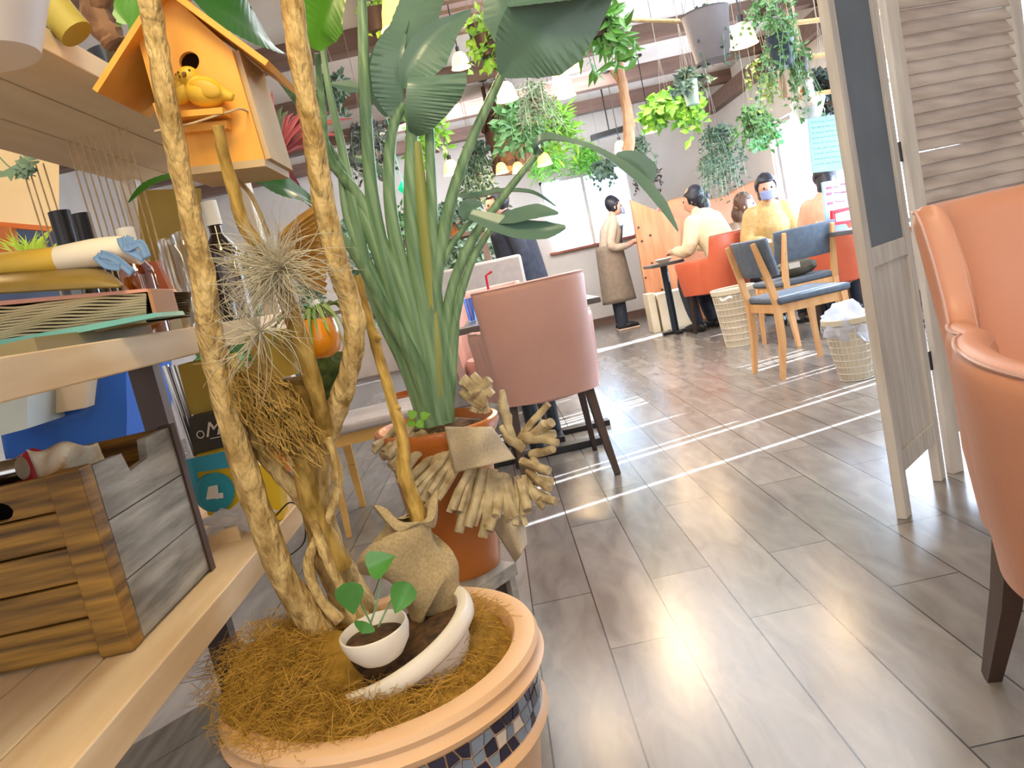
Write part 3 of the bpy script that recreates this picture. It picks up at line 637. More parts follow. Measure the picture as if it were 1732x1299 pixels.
# twine round the house
b = B(); b.tube(cr([P(262, 222, YB - .03), P(320, 210, YB - .045), P(384, 190, YB - .03), P(414, 186, YB - .012), P(452, 214, YB + .12)], 6), .0016, 6); b.build('twine', TWINE, bh)
def bird(cx, cy, s, label, flip=1):
    t = thing('toy_bird', label, 'bird figurine', P(cx, cy + 26 * s, YB - .02)); k = .00085 * s
    c = P(cx, cy, YB - .022); b = B()
    b.ball(c, .021 * s, (1.25, .9, .9), 12, R=Matrix.Rotation(.35 * flip, 3, 'Y')); b.ball(c + Vector((-.014 * flip * s, -.004, .021 * s)), .0135 * s, (1.05, 1, .95), 12)
    b.tube([c + Vector((.012 * flip * s, 0, -.002)), c + Vector((.034 * flip * s, 0, -.014 * s))], [.012 * s, .005 * s], 10)
    b.build('bird_body', YBIRD, t, remesh=.0016 * s)
    b = B(); hd = c + Vector((-.014 * flip * s, -.004, .021 * s))
    b.tube([hd + Vector((.0, -.012 * s, 0)), hd + Vector((0, -.020 * s, -.004 * s))], [.0035 * s, .0005], 8); b.build('beak', BEAK, t)
    for e in (-1, 1):
        b = B(); b.ball(hd + Vector((e * .007 * s, -.011 * s, .004 * s)), .0016 * s, n=6); b.build('eye', BEAK, t)
    b = B(); b.ball(c + Vector((.006 * flip * s, -.014 * s, 0)), .014 * s, (1.5, .35, .8), 8, R=Matrix.Rotation(.5 * flip, 3, 'Y')); b.build('wing', mat('bird wing', 'C99A22', 'D2A430', 20, .5), t)
    return t
bird(346, 156, 1.05, 'larger yellow toy bird on the birdhouse ledge, under the hole')
bird(304, 158, .8, 'smaller yellow toy bird beside the left trunk on the birdhouse ledge', -1)

# ================= TREE IN MOSAIC PLANTER =================
PC = P(645, 1110, 1.10); PR = .234; pz = PC.z
pt = thing('mosaic_planter', 'large round cream planter with a navy and grey mosaic band, bottom centre', 'planter', (PC.x, PC.y, 0))
b = B(); pc0 = (PC.x, PC.y, 0)
b.lathe([(0, .0), (.15, .0), (.155, .01), (.19, .13), (.214, pz - .14), (.226, pz - .128), (.232, pz - .122), (.228, pz - .112), (.224, pz - .108), (.222, pz - .052), (.226, pz - .046), (.240, pz - .040), (.244, pz - .032), (.238, pz - .026), (.236, pz - .020), (.240, pz - .010), (.236, pz - .001), (.224, pz + .003), (.206, pz), (.200, pz - .008), (.196, pz - .06), (.18, pz - .12), (0, pz - .14)], pc0, 96)
b.build('pot_body', MOSB, pt)
b = B(); NT = 72; rngm = random.Random(2); rows = 3; pts_ = {}
for i in range(NT):
    for j in range(rows + 1):
        pts_[i, j] = (2 * PI * (i + rngm.uniform(-.3, .3)) / NT, pz - .108 + .056 * (j + (rngm.uniform(-.22, .22) if 0 < j < rows else 0)) / rows)
for i in range(NT):
    for j in range(rows):
        q = [pts_[i, j], pts_[(i + 1) % NT, j], pts_[(i + 1) % NT, j + 1], pts_[i, j + 1]]
        if i == NT - 1: q = [(a + (2 * PI if k in (1, 2) else 0), z) for k, (a, z) in enumerate(q)]
        ca = sum(a for a, z in q) / 4; cz = sum(z for a, z in q) / 4
        q = [(ca + (a - ca) * .86, cz + (z - cz) * .84) for a, z in q]
        b.m = rngm.choices((0, 1, 2), (45, 45, 10))[0]
        vv = [Vector((PC.x + r_ * math.cos(a), PC.y + r_ * math.sin(a), z)) for r_ in (.222, .2258) for a, z in q]
        b.add(vv, [(4, 5, 6, 7), (0, 1, 5, 4), (1, 2, 6, 5), (2, 3, 7, 6), (3, 0, 4, 7)])
b.build('mosaic_band', [NAVY, GTILE, CTILE], pt, smooth=False)
# inner tilted white pot
IC = P(662, 1078, 1.11); ax = Vector((-.30, -.03, 1)).normalized(); IR = .130
tr = thing('potted_tree', 'bare multi-stemmed tree with pale bark rising from the white inner pot', 'tree', (IC.x, IC.y, IC.z - .12))
b = B(); b.lathe([(.06, -.14), (.085, -.12), (.106, -.05), (.110, -.032), (.124, -.030), (.131, -.024), (.133, -.012), (.131, -.002), (.124, .001), (.114, -.002), (.108, -.02), (.10, -.04), (0, -.045)], IC, 64, ax)
b.build('inner_pot', WHITE, tr)
b = B(); b.lathe([(.11, -.02), (.08, -.012), (.04, -.008), (0, -.006)], IC, 24, ax)
for i, v in enumerate(b.v): v.z += .008 * noise.noise(v * 60)
b.build('soil', SOIL, tr)
def trunk(seq, rad, name='trunk', m=BARK, seed=0, n=14, rough=.22, res=5):
    pts = cr([P(x, y, Y) for x, y, Y in seq], res); r = rsm(rad, res)
    r = [q * (1 + .10 * noise.noise(Vector((i * .45, seed * 7.1, 0)))) for i, q in enumerate(r)]
    b = B(); b.tube(pts, r, n, rough=rough, seed=seed * 3); return b.build(name, m, tr)
k = 1.1 / 1300
trunk([(205, -260, 1.02), (245, -40, 1.02), (262, 60, 1.03), (282, 170, 1.03), (305, 285, 1.04), (326, 380, 1.05), (342, 460, 1.06), (352, 540, 1.07), (368, 620, 1.09), (390, 710, 1.10), (420, 810, 1.11), (450, 900, 1.12), (480, 975, 1.13), (520, 1040, 1.14), (556, 1090, 1.15)],
      [15 * k, 17 * k, 16 * k, 15.5 * k, 16 * k, 17 * k, 19 * k, 21 * k, 22 * k, 22 * k, 24 * k, 23 * k, 25 * k, 26 * k, 30 * k], seed=1)
trunk([(450, -250, 1.12), (486, -40, 1.12), (502, 60, 1.12), (518, 160, 1.13), (535, 260, 1.14), (548, 350, 1.15), (570, 440, 1.16), (592, 510, 1.17), (600, 570, 1.17), (590, 630, 1.17), (570, 690, 1.18), (545, 750, 1.19), (535, 830, 1.20), (548, 910, 1.21), (580, 990, 1.21), (612, 1060, 1.20)],
      [16 * k, 18 * k, 18 * k, 18 * k, 19 * k, 19 * k, 21 * k, 20 * k, 19 * k, 19 * k, 21 * k, 24 * k, 30 * k, 33 * k, 37 * k, 44 * k], seed=2)
trunk([(368, 212, 1.05), (378, 260, 1.06), (398, 330, 1.07), (412, 380, 1.08), (440, 420, 1.09), (474, 480, 1.11), (500, 550, 1.12), (522, 620, 1.13), (540, 690, 1.15), (550, 740, 1.17)], [9 * k, 9 * k, 10 * k, 11 * k, 12 * k, 13 * k, 15 * k, 16 * k, 17 * k, 19 * k], seed=3, m=BARK2)
trunk([(438, 572, 1.08), (450, 625, 1.09), (475, 690, 1.10), (505, 760, 1.12), (522, 830, 1.14), (545, 900, 1.16), (575, 960, 1.17)], [8 * k, 10 * k, 13 * k, 16 * k, 20 * k, 22 * k, 24 * k], seed=4, m=BARK2)
trunk([(405, 690, 1.12), (430, 740, 1.13), (462, 790, 1.14), (500, 830, 1.15), (525, 860, 1.17)], [13 * k, 14 * k, 14 * k, 15 * k, 18 * k], 'branch', seed=5)
trunk([(555, 740, 1.16), (572, 800, 1.15), (566, 850, 1.15), (540, 905, 1.15), (522, 955, 1.14), (540, 1010, 1.14), (575, 1050, 1.14)], [8 * k, 9 * k, 8 * k, 9 * k, 10 * k, 10 * k, 12 * k], 'root', seed=6)
trunk([(530, 880, 1.14), (550, 940, 1.13), (575, 990, 1.13), (600, 1045, 1.13)], [8 * k, 10 * k, 9 * k, 11 * k], 'root', seed=7)
trunk([(392, 300, 1.16), (425, 330, 1.17), (455, 400, 1.18)], [4 * k, 4 * k, 4 * k], 'branch', seed=8)
# coir
b = B(); rc = random.Random(8)
def coirh(r_, a):
    left = max(0, math.cos(a - PI)) ; return pz - .012 + .055 * left * left + .012 * math.sin(a * 3) * (r_ / .2)
b.grid(lambda u, v: (lambda a, r_: (PC.x + r_ * math.cos(a), PC.y + r_ * math.sin(a), coirh(r_, a) * 1.0 - (.035 if v > .97 and math.cos(a) < 0.2 else 0) + .012 * noise.noise(Vector((r_ * 40 * math.cos(a), r_ * 40 * math.sin(a), 1))) - .02 * v ** 6))(2 * PI * u, .05 + (.148 + .046 * max(0, -math.cos(2 * PI * u - .25))) * v), 90, 14)
b.m = 1
for i in range(3000):
    a = rc.gauss(PI, 1.4) if i % 4 else rc.uniform(0, 2 * PI); lf = max(0, -math.cos(a - .25)); r_ = rc.uniform(.09, .200 + .052 * lf); h = coirh(r_, a) + rc.uniform(-.004, .012)
    c = Vector((PC.x + r_ * math.cos(a), PC.y + r_ * math.sin(a), h)); d = Vector((rc.gauss(0, 1), rc.gauss(0, 1), rc.gauss(.1, .4))).normalized(); L = rc.uniform(.02, .065); bend = Vector((rc.gauss(0, 1), rc.gauss(0, 1), rc.gauss(0, .6))) * .01
    b.tube([c - d * L / 2 + bend * -.3, c + bend, c + d * L / 2 - bend * .3], .00045, 3, caps=False)
b.build('coir_filling', [COIR, mat('coir strand', 'A67E28', 'C69A42', 30, .9)], kind='stuff', label='golden brown coconut fibre stuffed around the inner pot in the mosaic planter', cat='coconut fibre')
# small white bowl with pothos cutting
bw = thing('white_bowl', 'small white bowl planter with a pothos cutting, nestled at the tree foot', 'planter', P(628, 1115, 1.02))
b = B(); bcn = P(631, 1062, 1.02)
b.lathe([(0, -.050), (.018, -.050), (.032, -.042), (.044, -.026), (.0492, -.008), (.0485, .0), (.0462, .001), (.0445, -.004), (.040, -.020), (0, -.024)], bcn, 48, (-.06, -.05, 1)); b.build('bowl_body', WHITE, bw)
b = B(); b.lathe([(.043, -.014), (.02, -.010), (0, -.009)], bcn, 20); b.build('potting_soil', SOIL, bw)
LP_ = [([(652, 958), (630, 945), (608, 935)], .017, .985), ([(598, 1040), (605, 1010), (598, 985), (607, 965)], .0, 1.0)]
POTH = mat('pothos leaf', '3F7A2A', '5A9A48', 12, .25, .05, coat=.3)
def heart(c, tip, w_, up):
    c = Vector(c); tip = Vector(tip); pts = [lerp(c, tip, t) for t in (0, .12, .3, .55, .8, 1)]; b = B()
    b.leaf(pts, [w_ * .35, w_ * .9, w_, w_ * .78, w_ * .38, 0.0003], up, .25, seg=3); return b
for (c, t_, w_) in (((622, 962), (668, 940), .020), ((588, 985), (598, 1040), .020), ((690, 985), (668, 1038), .019), ((620, 1052), (612, 1072), .016)):
    heart(P(c[0], c[1], .985), P(t_[0], t_[1], .985), w_, (.2, -1, .5)).build('leaf', POTH, bw)
for q in ([(625, 1060), (640, 1010), (645, 965)], [(630, 1060), (610, 1020), (592, 985)], [(640, 1060), (665, 1010), (688, 985)]):
    b = B(); b.tube(cr(PL(q, 1.0), 4), .0014, 6); b.build('vine_stem', STEM, bw)
# stick in burlap
sk = thing('cut_stick', 'thin knobbly yellow stick standing upright in the burlap bundle', 'stick', P(705, 900, 1.18))
b = B(); b.tube(cr([P(602, 466, 1.22), P(618, 520, 1.22), P(640, 600, 1.21), (P(664, 680, 1.21)), P(682, 745, 1.20), P(684, 800, 1.19), P(700, 850, 1.18), P(712, 900, 1.17), P(716, 960, 1.16)], 5), rsm([.0075, .0075, .0085, .0085, .010, .012, .0125, .0125, .012], 5), 12, rough=.25, seed=3); b.build('stick_shaft', BARK2, sk)
for (x, y, dx) in ((664, 690, 8), (632, 572, 7)): b = B(); b.ball(P(x + dx, y, 1.205), .006, n=6, rough=.4); b.build('knot', BARK2, sk)
# burlap bundle
b = B(); rows_ = [(698, 872, 44, 16), (694, 868, 52, 20), (696, 882, 36, 12), (690, 898, 42, 16), (672, 918, 68, 24), (680, 945, 74, 28), (698, 965, 66, 26), (722, 985, 58, 22), (732, 1008, 52, 20), (736, 1035, 44, 18), (728, 1052, 30, 14)]
cn = cr([P(x, y, 1.17) for x, y, a, c in rows_], 4); ra = rsm([a * 1.17 / 1300 for x, y, a, c in rows_], 4)
b.grid(lambda u, v: (lambda i, a: cn[i] + Vector((math.cos(a) * ra[i] * (1 + .09 * math.sin(2 * a + i * .33) + .07 * math.sin(3 * a - i * .22)), math.sin(a) * ra[i] * .75 * (1 + .12 * math.sin(3 * a + i * .4)), .018 * math.sin(2 * a + i * .30) + .008 * math.sin(4 * a + i * .2))))(int(round(u * (len(cn) - 1))), 2 * PI * v), len(cn) - 1, 60)
b.build('burlap_bundle', BURLAP, label='folded brown burlap bundle around the cut stick, behind the white inner pot', cat='burlap', thick=.002)
# air plants
def airplant(c, n, L, name, m, label, bias, r_=.00065, seed=1, curl=1.0, par=None, sag=.35):
    rg = random.Random(seed); b = B(); c = Vector(c)
    for i in range(n):
        d = (Vector((rg.gauss(0, 1), rg.gauss(0, .7), rg.gauss(0, 1))) + Vector(bias)).normalized(); l = L * rg.uniform(.5, 1.1); side = Vector((rg.gauss(0, 1), rg.gauss(0, .5), rg.gauss(0, 1))) * curl
        pts = []; p = c.copy()
        for s_ in range(9):
            pts.append(p.copy()); d = (d + side * .11 + Vector((0, 0, -sag * .16))).normalized(); p = p + d * l / 8
        b.tube(pts, [r_ * (1.35 - .13 * q) for q in range(9)], 4, caps=False)
    return b.build(name, m, label=label, cat='air plant')
airplant(P(478, 455, 1.08), 430, .105, 'silver_air_plant', AIRP, 'spiky silver air plant with curling threads, tied to the thin middle trunk', (-.75, -.3, .1), seed=4, curl=1.6)
airplant(P(440, 560, 1.07), 80, .10, 'trailing_air_plant', AIRP, 'sparse trailing air plant threads between the trunks, under the silver one', (-.4, -.2, -.3), seed=6, curl=1.5)
b = B(); rg = random.Random(3)
b.tube(cr([P(418, 625, 1.13), P(450, 680, 1.13), P(480, 720, 1.13), P(505, 760, 1.14)], 4), rsm([.020, .034, .034, .018], 4), 12, rough=.5)
b.tube(cr([P(500, 640, 1.15), P(505, 690, 1.15), P(500, 730, 1.15)], 4), rsm([.026, .028, .018], 4), 12, rough=.5)
b.m = 1
for i in range(700):
    t = rg.random(); c = lerp(P(425, 640, 1.11), P(510, 750, 1.11), t) + Vector((rg.uniform(-.035, .035), rg.uniform(-.035, .0), rg.uniform(-.03, .03))); d = Vector((.4 + rg.gauss(0, .35), rg.gauss(0, .3), -1 + rg.gauss(0, .3))).normalized() * rg.uniform(.015, .045)
    b.tube([c - d / 2, c + Vector((rg.uniform(-.004, .004), 0, 0)), c + d / 2], .0009, 3, caps=False)
b.build('dried_moss', [MOSS, mat('moss strand', '8A6A28', 'AC8A48', 30, .9)], label='shaggy dry brown moss clump wedged between the lower trunks', cat='moss')
# yellow pot with spider plant, olive pot
yp = thing('yellow_pot', 'glossy orange yellow round pot with a spider plant, between the trunks', 'planter', P(545, 600, 1.27))
b = B(); b.lathe([(0, -.036), (.02, -.036), (.033, -.026), (.038, -.006), (.037, .012), (.032, .028), (.028, .029), (.031, .01), (0, .008)], P(537, 568, 1.27), 32, (.12, 0, 1)); b.build('pot_body', mat('glossy yellow', 'F0960C', None, 8, .25, coat=.5), yp)
b = B(); rg = random.Random(12); c = P(537, 540, 1.27)
for i in range(34):
    a = rg.uniform(0, 2 * PI); d = Vector((math.cos(a), math.sin(a) * .6, 0)); l = rg.uniform(.05, .11)
    pts = [c + d * l * t + Vector((0, 0, .11 * t - .17 * t * t * rg.uniform(.7, 1))) for t in (0, .2, .4, .6, .8, 1)]
    b.leaf(pts, [.002, .0035, .004, .0035, .0025, .0003], (0, 0, 1), .5, seg=1)
b.build('arching_leaves', mat('spider leaf', '6A9A48', 'A8BE78', 14, .45), yp)
b = B(); b.lathe([(0, -.06), (.034, -.06), (.042, .0), (.045, .02), (.041, .02), (.036, 0), (0, -.005)], P(462, 580, 1.34), 28); b.build('olive_pot', mat('olive glaze', 'A5882A', 'B4973A', 6, .5), label='olive yellow cylindrical pot behind the silver air plant, under the middle shelf edge', cat='pot')
b = B(); b.ball(P(560, 640, 1.45), .045, (1, 1, 1.1), 12, .35, 3); b.build('moss_ball', mat('dark moss', '2F3E1A', '55642C', 50, .95, .6), label='dark green moss ball right below the yellow pot', cat='moss ball')
# straw fan / dried palm near trunk T2
b = B()
for k_ in range(14):
    a = P(470, 400 + k_ * 4, 1.5); e = P(552, 340 + k_ * 12, 1.5); b.leaf([a, lerp(a, e, .5), e], [.003, .008, .006], (0, -1, .4), .5, seg=1)
b.build('dried_palm_fan', mat('dried straw', 'A8762A', 'C89A48', 16, .8), label='fan of dried golden palm straw behind the yellow pot', cat='dried leaves')

# ================= GREY BENCH =================
bzt = .25; A_ = Vector((-.60, 1.215, 0)); E_ = PZ(872, 951, bzt); E_.z = 0; d_ = (E_ - A_).normalized(); n_ = Vector((-d_.y, d_.x, 0)); S_ = E_ - d_ * 1.35
bn = thing('grey_bench', 'low weathered grey plank bench running behind the mosaic planter', 'bench', (S_ + E_) / 2 + n_ * .1)
for q in range(2):
    b = B(); o0 = n_ * (.108 * q); w_ = n_ * .104; vs_ = []
    for z in (bzt - .03, bzt): vs_ += [v + Vector((0, 0, z)) for v in (S_ + o0, E_ + o0, E_ + o0 + w_, S_ + o0 + w_)]
    b.add(vs_, [(0, 3, 2, 1), (4, 5, 6, 7), (0, 1, 5, 4), (1, 2, 6, 5), (2, 3, 7, 6), (3, 0, 4, 7)]); b.build('seat_plank', GREYW, bn, smooth=False)
for (t, m_) in ((.012, GREYW), (1.33, GREYW)):
    b = B(); o0 = E_ - d_ * t; b.bar(o0 + n_ * .106 + Vector((0, 0, bzt - .03)), o0 + n_ * .106, .02, .19, up=d_.cross(Vector((0, 0, 1)))); b.build('end_board', m_, bn, smooth=False)
b = B(); b.bar(S_ + n_ * .03 + Vector((0, 0, bzt - .06)), E_ - d_ * .03 + n_ * .03 + Vector((0, 0, bzt - .06)), .02, .06); b.build('apron_rail', DARKW, bn, smooth=False)

# ================= BIRD OF PARADISE IN TERRACOTTA POT =================
TC = Vector((-.215, 1.82, .25)); tp = thing('bird_of_paradise', 'tall bird of paradise plant in a glazed terracotta pot on the grey bench', 'plant', TC)
hz = P(735, 716, 1.8).z - .25
b = B(); b.lathe([(0, 0), (.088, 0), (.095, .01), (.125, hz - .055), (.133, hz - .045), (.142, hz - .03), (.150, hz - .012), (.148, hz), (.138, hz + .002), (.128, hz - .01), (.118, hz - .03), (0, hz - .035)], TC, 64, (.05, -.02, 1)); b.build('terracotta_pot', TERRA, tp)
b = B(); b.lathe([(.125, hz - .02), (.06, hz - .005), (0, hz)], TC, 24, (.05, -.02, 1))
for v in b.v: v.z += .006 * noise.noise(v * 50)
b.build('potting_bark', SOIL, tp)
def stalk(seq, r0, r1, m=STEM, flat=1, Y0=1.8):
    n = len(seq); pts = cr([P(q[0], q[1], q[2] if len(q) > 2 else Y0) for q in seq], 6); N = len(pts)
    rad = [lerp(r0, r1, (i / (N - 1)) ** .58) for i in range(N)]
    rad = [q * (.84 if r0 > .02 else 1) for q in rad]; b = B(); b.tube(pts, rad, 14, flat=flat * .72); b.build('stalk', m, tp)
k2 = 1.8 / 1300
stalk([(735, 722), (700, 600), (660, 480), (632, 350), (619, 200), (614, 60), (611, -40), (606, -200)], 26 * k2, 7 * k2)
stalk([(740, 722), (712, 620), (672, 520), (628, 400), (585, 300), (530, 210, 1.7), (470, 130, 1.6)], 27 * k2, 5 * k2)
stalk([(742, 722), (705, 560), (650, 420), (605, 330), (556, 265, 1.75), (545, 180, 1.7), (536, 90, 1.65)], 24 * k2, 5 * k2)
stalk([(730, 722), (705, 560), (668, 400), (658, 300), (664, 220), (682, 175)], 22 * k2, 9 * k2)
stalk([(738, 722), (722, 560), (700, 420), (694, 320), (697, 220), (690, 180)], 24 * k2, 10 * k2, STEM)
stalk([(742, 722), (735, 560), (722, 430), (712, 330), (703, 240)], 22 * k2, 11 * k2, STEM2)
stalk([(748, 722), (740, 560), (733, 430), (730, 320), (726, 210)], 20 * k2, 9 * k2)
stalk([(742, 722), (732, 600), (735, 480), (750, 400), (768, 320), (800, 232), (852, 120)], 24 * k2, 8 * k2)
stalk([(756, 722), (752, 600), (762, 500), (795, 412), (842, 345), (878, 298), (912, 256)], 17 * k2, 6 * k2)
stalk([(758, 722), (760, 620), (772, 530), (795, 450), (822, 400), (842, 372)], 15 * k2, 5 * k2)
stalk([(736, 722), (725, 620), (730, 520), (750, 440), (782, 390), (800, 372)], 16 * k2, 4 * k2)
stalk([(720, 722), (690, 600), (640, 480), (590, 380), (575, 290)], 22 * k2, 5 * k2)
stalk([(728, 722), (690, 620), (645, 530), (618, 450), (600, 360), (576, 240), (556, 150), (545, 70)], 26 * k2, 5 * k2)
stalk([(744, 722), (710, 640), (668, 575), (640, 520), (627, 480)], 30 * k2, 5 * k2, STEM, .7)
stalk([(754, 722), (747, 660), (742, 600), (740, 560)], 18 * k2, 4 * k2, STEM2, .7)
stalk([(750, 722), (760, 640), (768, 560), (772, 500), (776, 470)], 22 * k2, 5 * k2, STEM, .7)
def bleaf(seq, ws, up, Y=1.8, m=STRE, fold=.25, rip=.05, name='leaf', asym=0):
    pts = cr([P(q[0], q[1], q[2] if len(q) > 2 else Y) for q in seq], 12); kk = Y / 1300
    b = B(); b.leaf(pts, rsm([w_ * kk for w_ in ws], 12), up, fold, rip * .5, seg=5, rf=2.4 * len(pts), asym=asym); o = b.build(name, m, tp); return o
# big folded left leaf (two lobes)
bleaf([(692, 226), (690, 212, 1.77), (688, 190, 1.75), (688, 162, 1.74), (690, 140, 1.74), (692, 132, 1.75)], [4, 20, 33, 45, 49, 46], (0, -1, .1), fold=.22, asym=.97)
bleaf([(684, 206), (682, 190, 1.80), (682, 160, 1.79), (682, 120, 1.78), (684, 85, 1.78), (688, 58, 1.79)], [3, 15, 24, 27, 23, 12], (0, -1, .1), fold=.3, asym=-.97)
bleaf([(684, 150, 1.77), (690, 118, 1.76), (712, 80, 1.76), (742, 50, 1.77), (770, 32, 1.78), (797, 16, 1.8)], [8, 28, 36, 26, 13, 1], (.2, -1, .1), fold=.3, asym=.45)
bleaf([(690, 120, 1.8), (700, 60, 1.82), (720, 0, 1.84), (745, -60, 1.86)], [30, 48, 44, 20], (-.5, -1, .2), fold=.2)
bleaf([(660, 195, 1.84), (648, 160, 1.84), (650, 110, 1.84), (672, 60, 1.84), (690, 30, 1.84)], [8, 24, 30, 24, 4], (-.8, -1, 0), fold=.3)
# upper big leaf
bleaf([(848, 128, 1.74), (874, 96, 1.72), (905, 66, 1.70), (945, 36, 1.70), (985, 8, 1.70), (1035, -30, 1.7)], [4, 46, 66, 66, 46, 10], (.3, -1, -.25), fold=.16)
bleaf([(870, 100, 1.80), (860, 60, 1.82), (850, 20, 1.84), (838, -30, 1.85)], [4, 26, 34, 20], (-.3, -1, 0), fold=.1)
bleaf([(860, 10, 1.65), (930, -4, 1.65), (1000, -14, 1.65), (1060, -24, 1.65)], [6, 24, 28, 10], (0, -1, .8), fold=.3)
# drooping leaf on the right
bleaf([(905, 262, 1.70), (920, 240, 1.68), (955, 240, 1.66), (1000, 252, 1.64), (1040, 278, 1.62), (1080, 312, 1.60), (1115, 352, 1.58), (1146, 392, 1.57)], [5, 15, 8, 7, 12, 16, 14, 2], (.6, -.8, .6), fold=.6, rip=.06)
bleaf([(1042, 262, 1.66), (1070, 272, 1.66), (1092, 292, 1.66), (1100, 312, 1.66)], [4, 16, 20, 3], (.2, -1, .2), fold=.3)
# horizontal pair near the middle
bleaf([(838, 372, 1.72), (870, 366, 1.70), (908, 358, 1.68), (945, 361, 1.67)], [8, 15, 15, 2], (.0, -1, .7), fold=.1)
bleaf([(795, 362, 1.72), (835, 376, 1.71), (880, 388, 1.70), (925, 390, 1.69), (957, 384, 1.68)], [8, 16, 18, 16, 3], (0, -1, .5), fold=.12)
bleaf([(770, 332, 1.9), (800, 336, 1.9), (850, 326, 1.9), (900, 328, 1.9), (940, 350, 1.9)], [6, 12, 9, 7, 2], (0, -.6, 1), fold=.6)
bleaf([(793, 372, 1.75), (788, 358, 1.75), (795, 348, 1.76), (815, 345, 1.77)], [5, 13, 12, 3], (0, -1, .3), fold=.4)
# left side leaves
bleaf([(478, 92, 1.6), (455, 70, 1.55), (420, 42, 1.50), (375, 12, 1.46), (320, -20, 1.43)], [6, 34, 46, 44, 10], (.2, -1, .5), Y=1.5, m=mat('deep green leaf', '1F5212', '2F6A1C', 5, .3, coat=.2), fold=.15)
bleaf([(536, 85, 1.6), (540, 50, 1.58), (556, 10, 1.55), (580, -40, 1.5)], [5, 34, 46, 20], (0, -1, .2), m=STRE2, fold=.2)
bleaf([(218, 343, 1.35), (252, 315, 1.38), (300, 300, 1.42), (345, 297, 1.46), (390, 300, 1.5)], [2, 14, 17, 15, 6], (0, -.7, 1), Y=1.4, m=mat('deep green leaf', ''), fold=.3)
bleaf([(405, 302, 1.5), (440, 300, 1.52), (480, 316, 1.55), (520, 338, 1.6), (530, 350, 1.62)], [6, 22, 26, 16, 4], (.1, -1, .7), m=mat('deep green leaf', ''), fold=.2)
stalk([(735, 722), (700, 610, 1.78), (650, 520, 1.75), (600, 430, 1.7), (560, 380, 1.66), (520, 340, 1.6)], 24 * k2, 4 * k2)
bleaf([(560, 142, 2.1), (590, 148, 2.1), (625, 152, 2.1)], [3, 14, 4], (0, -1, .5), Y=2)
bleaf([(600, 266, 2.1), (625, 276, 2.1), (655, 300, 2.1)], [3, 11, 3], (0, -1, .5), Y=2)
# driftwood garland + burlap round the pot
Zc = lambda x, y: (560 + x / 2.362, 400 + y / 2.362)
gl = thing('driftwood_garland', 'bristling garland of short driftwood sticks round the terracotta pot', 'driftwood', TC + Vector((0, -.12, .2)))
tops = [(262, 788), (330, 770), (405, 800), (450, 850), (500, 880), (545, 915), (595, 925), (655, 930), (695, 960), (725, 980), (755, 960), (765, 1010), (790, 900), (780, 830), (770, 795)]
bots = [(165, 860), (200, 915), (260, 960), (330, 1040), (400, 1062), (462, 1105), (525, 1180), (610, 1200), (670, 1150), (750, 1155), (785, 1140), (885, 1050), (855, 990), (895, 820), (850, 715)]
rg = random.Random(21)
for i in range(52):
    t = i / 51 * (len(tops) - 1); j = min(int(t), len(tops) - 2); f = t - j
    a = (lerp(tops[j][0], tops[j + 1][0], f) + rg.uniform(-30, 30), lerp(tops[j][1], tops[j + 1][1], f) + rg.uniform(-26, 26))
    c = (lerp(bots[j][0], bots[j + 1][0], f) + rg.uniform(-24, 24), lerp(bots[j][1], bots[j + 1][1], f) + rg.uniform(-50, 14))
    edge = abs(t / (len(tops) - 1) - .5) * 2
    Ya = 1.66 + .10 * edge ** 2 + rg.uniform(-.012, .012); Yc = 1.615 + .09 * edge ** 2 + rg.uniform(-.02, .02)
    pa_ = P(*Zc(*a), Ya); pc_ = P(*Zc(*c), Yc); pm = (pa_ + pc_) / 2 + Vector((rg.uniform(-.004, .004), 0, rg.uniform(-.004, .004)))
    r_ = rg.uniform(.0070, .0125); b = B(); b.tube([pa_, lerp(pa_, pm, .5), pm, lerp(pm, pc_, .6), pc_], [r_, r_ * 1.05, r_ * .95, r_, r_ * .92], 9, rough=.25, seed=i); b.build('stick', STICK, gl)
for i in range(10):
    c = P(800 + rg.uniform(-16, 24), 668 + rg.uniform(-18, 22), 1.83); d = Vector((rg.uniform(-.5, .8), rg.uniform(-.3, .3), rg.uniform(-1, 1))).normalized() * .035
    b = B(); b.tube([c - d, c, c + d], [.010, .013, .010], 9, rough=.5, seed=i); b.build('bark_curl', STICK, gl)
for q in ([(850, 660), (852, 690), (860, 720), (870, 750)], [(848, 720), (862, 742), (885, 760)]): b = B(); b.tube(cr(PL(q, 1.70), 4), rsm([.006, .012, .011, .008][:len(q)], 4), 10, rough=.5); b.build('stick', BARKC if False else STICK, gl)
def cloth(q00, q10, q11, q01, Y, amp, name, m, label, par=None, n=20, nf=3.0):
    b = B()
    def fn(u, v):
        x = lerp(lerp(q00[0], q10[0], u), lerp(q01[0], q11[0], u), v); y = lerp(lerp(q00[1], q10[1], u), lerp(q01[1], q11[1], u), v)
        return P(x, y, Y + amp * (math.sin(nf * u * 2 + 2 * v) + .5 * math.sin(7 * v + 4 * u)) - .03 * math.sin(PI * u))
    b.grid(fn, n, n); return b.build(name, m, label=label, cat='cloth', thick=.0015)
cloth((752, 722), (832, 722), (872, 776), (768, 800), 1.615, .014, 'burlap_scrap', BURLAPY, 'beige burlap scrap draped over the rim of the terracotta pot')
cloth((822, 872), (885, 868), (892, 920), (872, 952), 1.66, .008, 'linen_scrap', BURLAPY, 'pale linen scrap hanging under the driftwood sticks over the bench corner')
b = B()
for (c, t_) in (((702, 706), (690, 694)), ((712, 706), (728, 700)), ((706, 712), (716, 724)), ((700, 712), (690, 722))): b2 = heart(P(c[0], c[1], 1.66), P(t_[0], t_[1], 1.66), .011, (.1, -1, .6)); b.add(b2.v, b2.f)
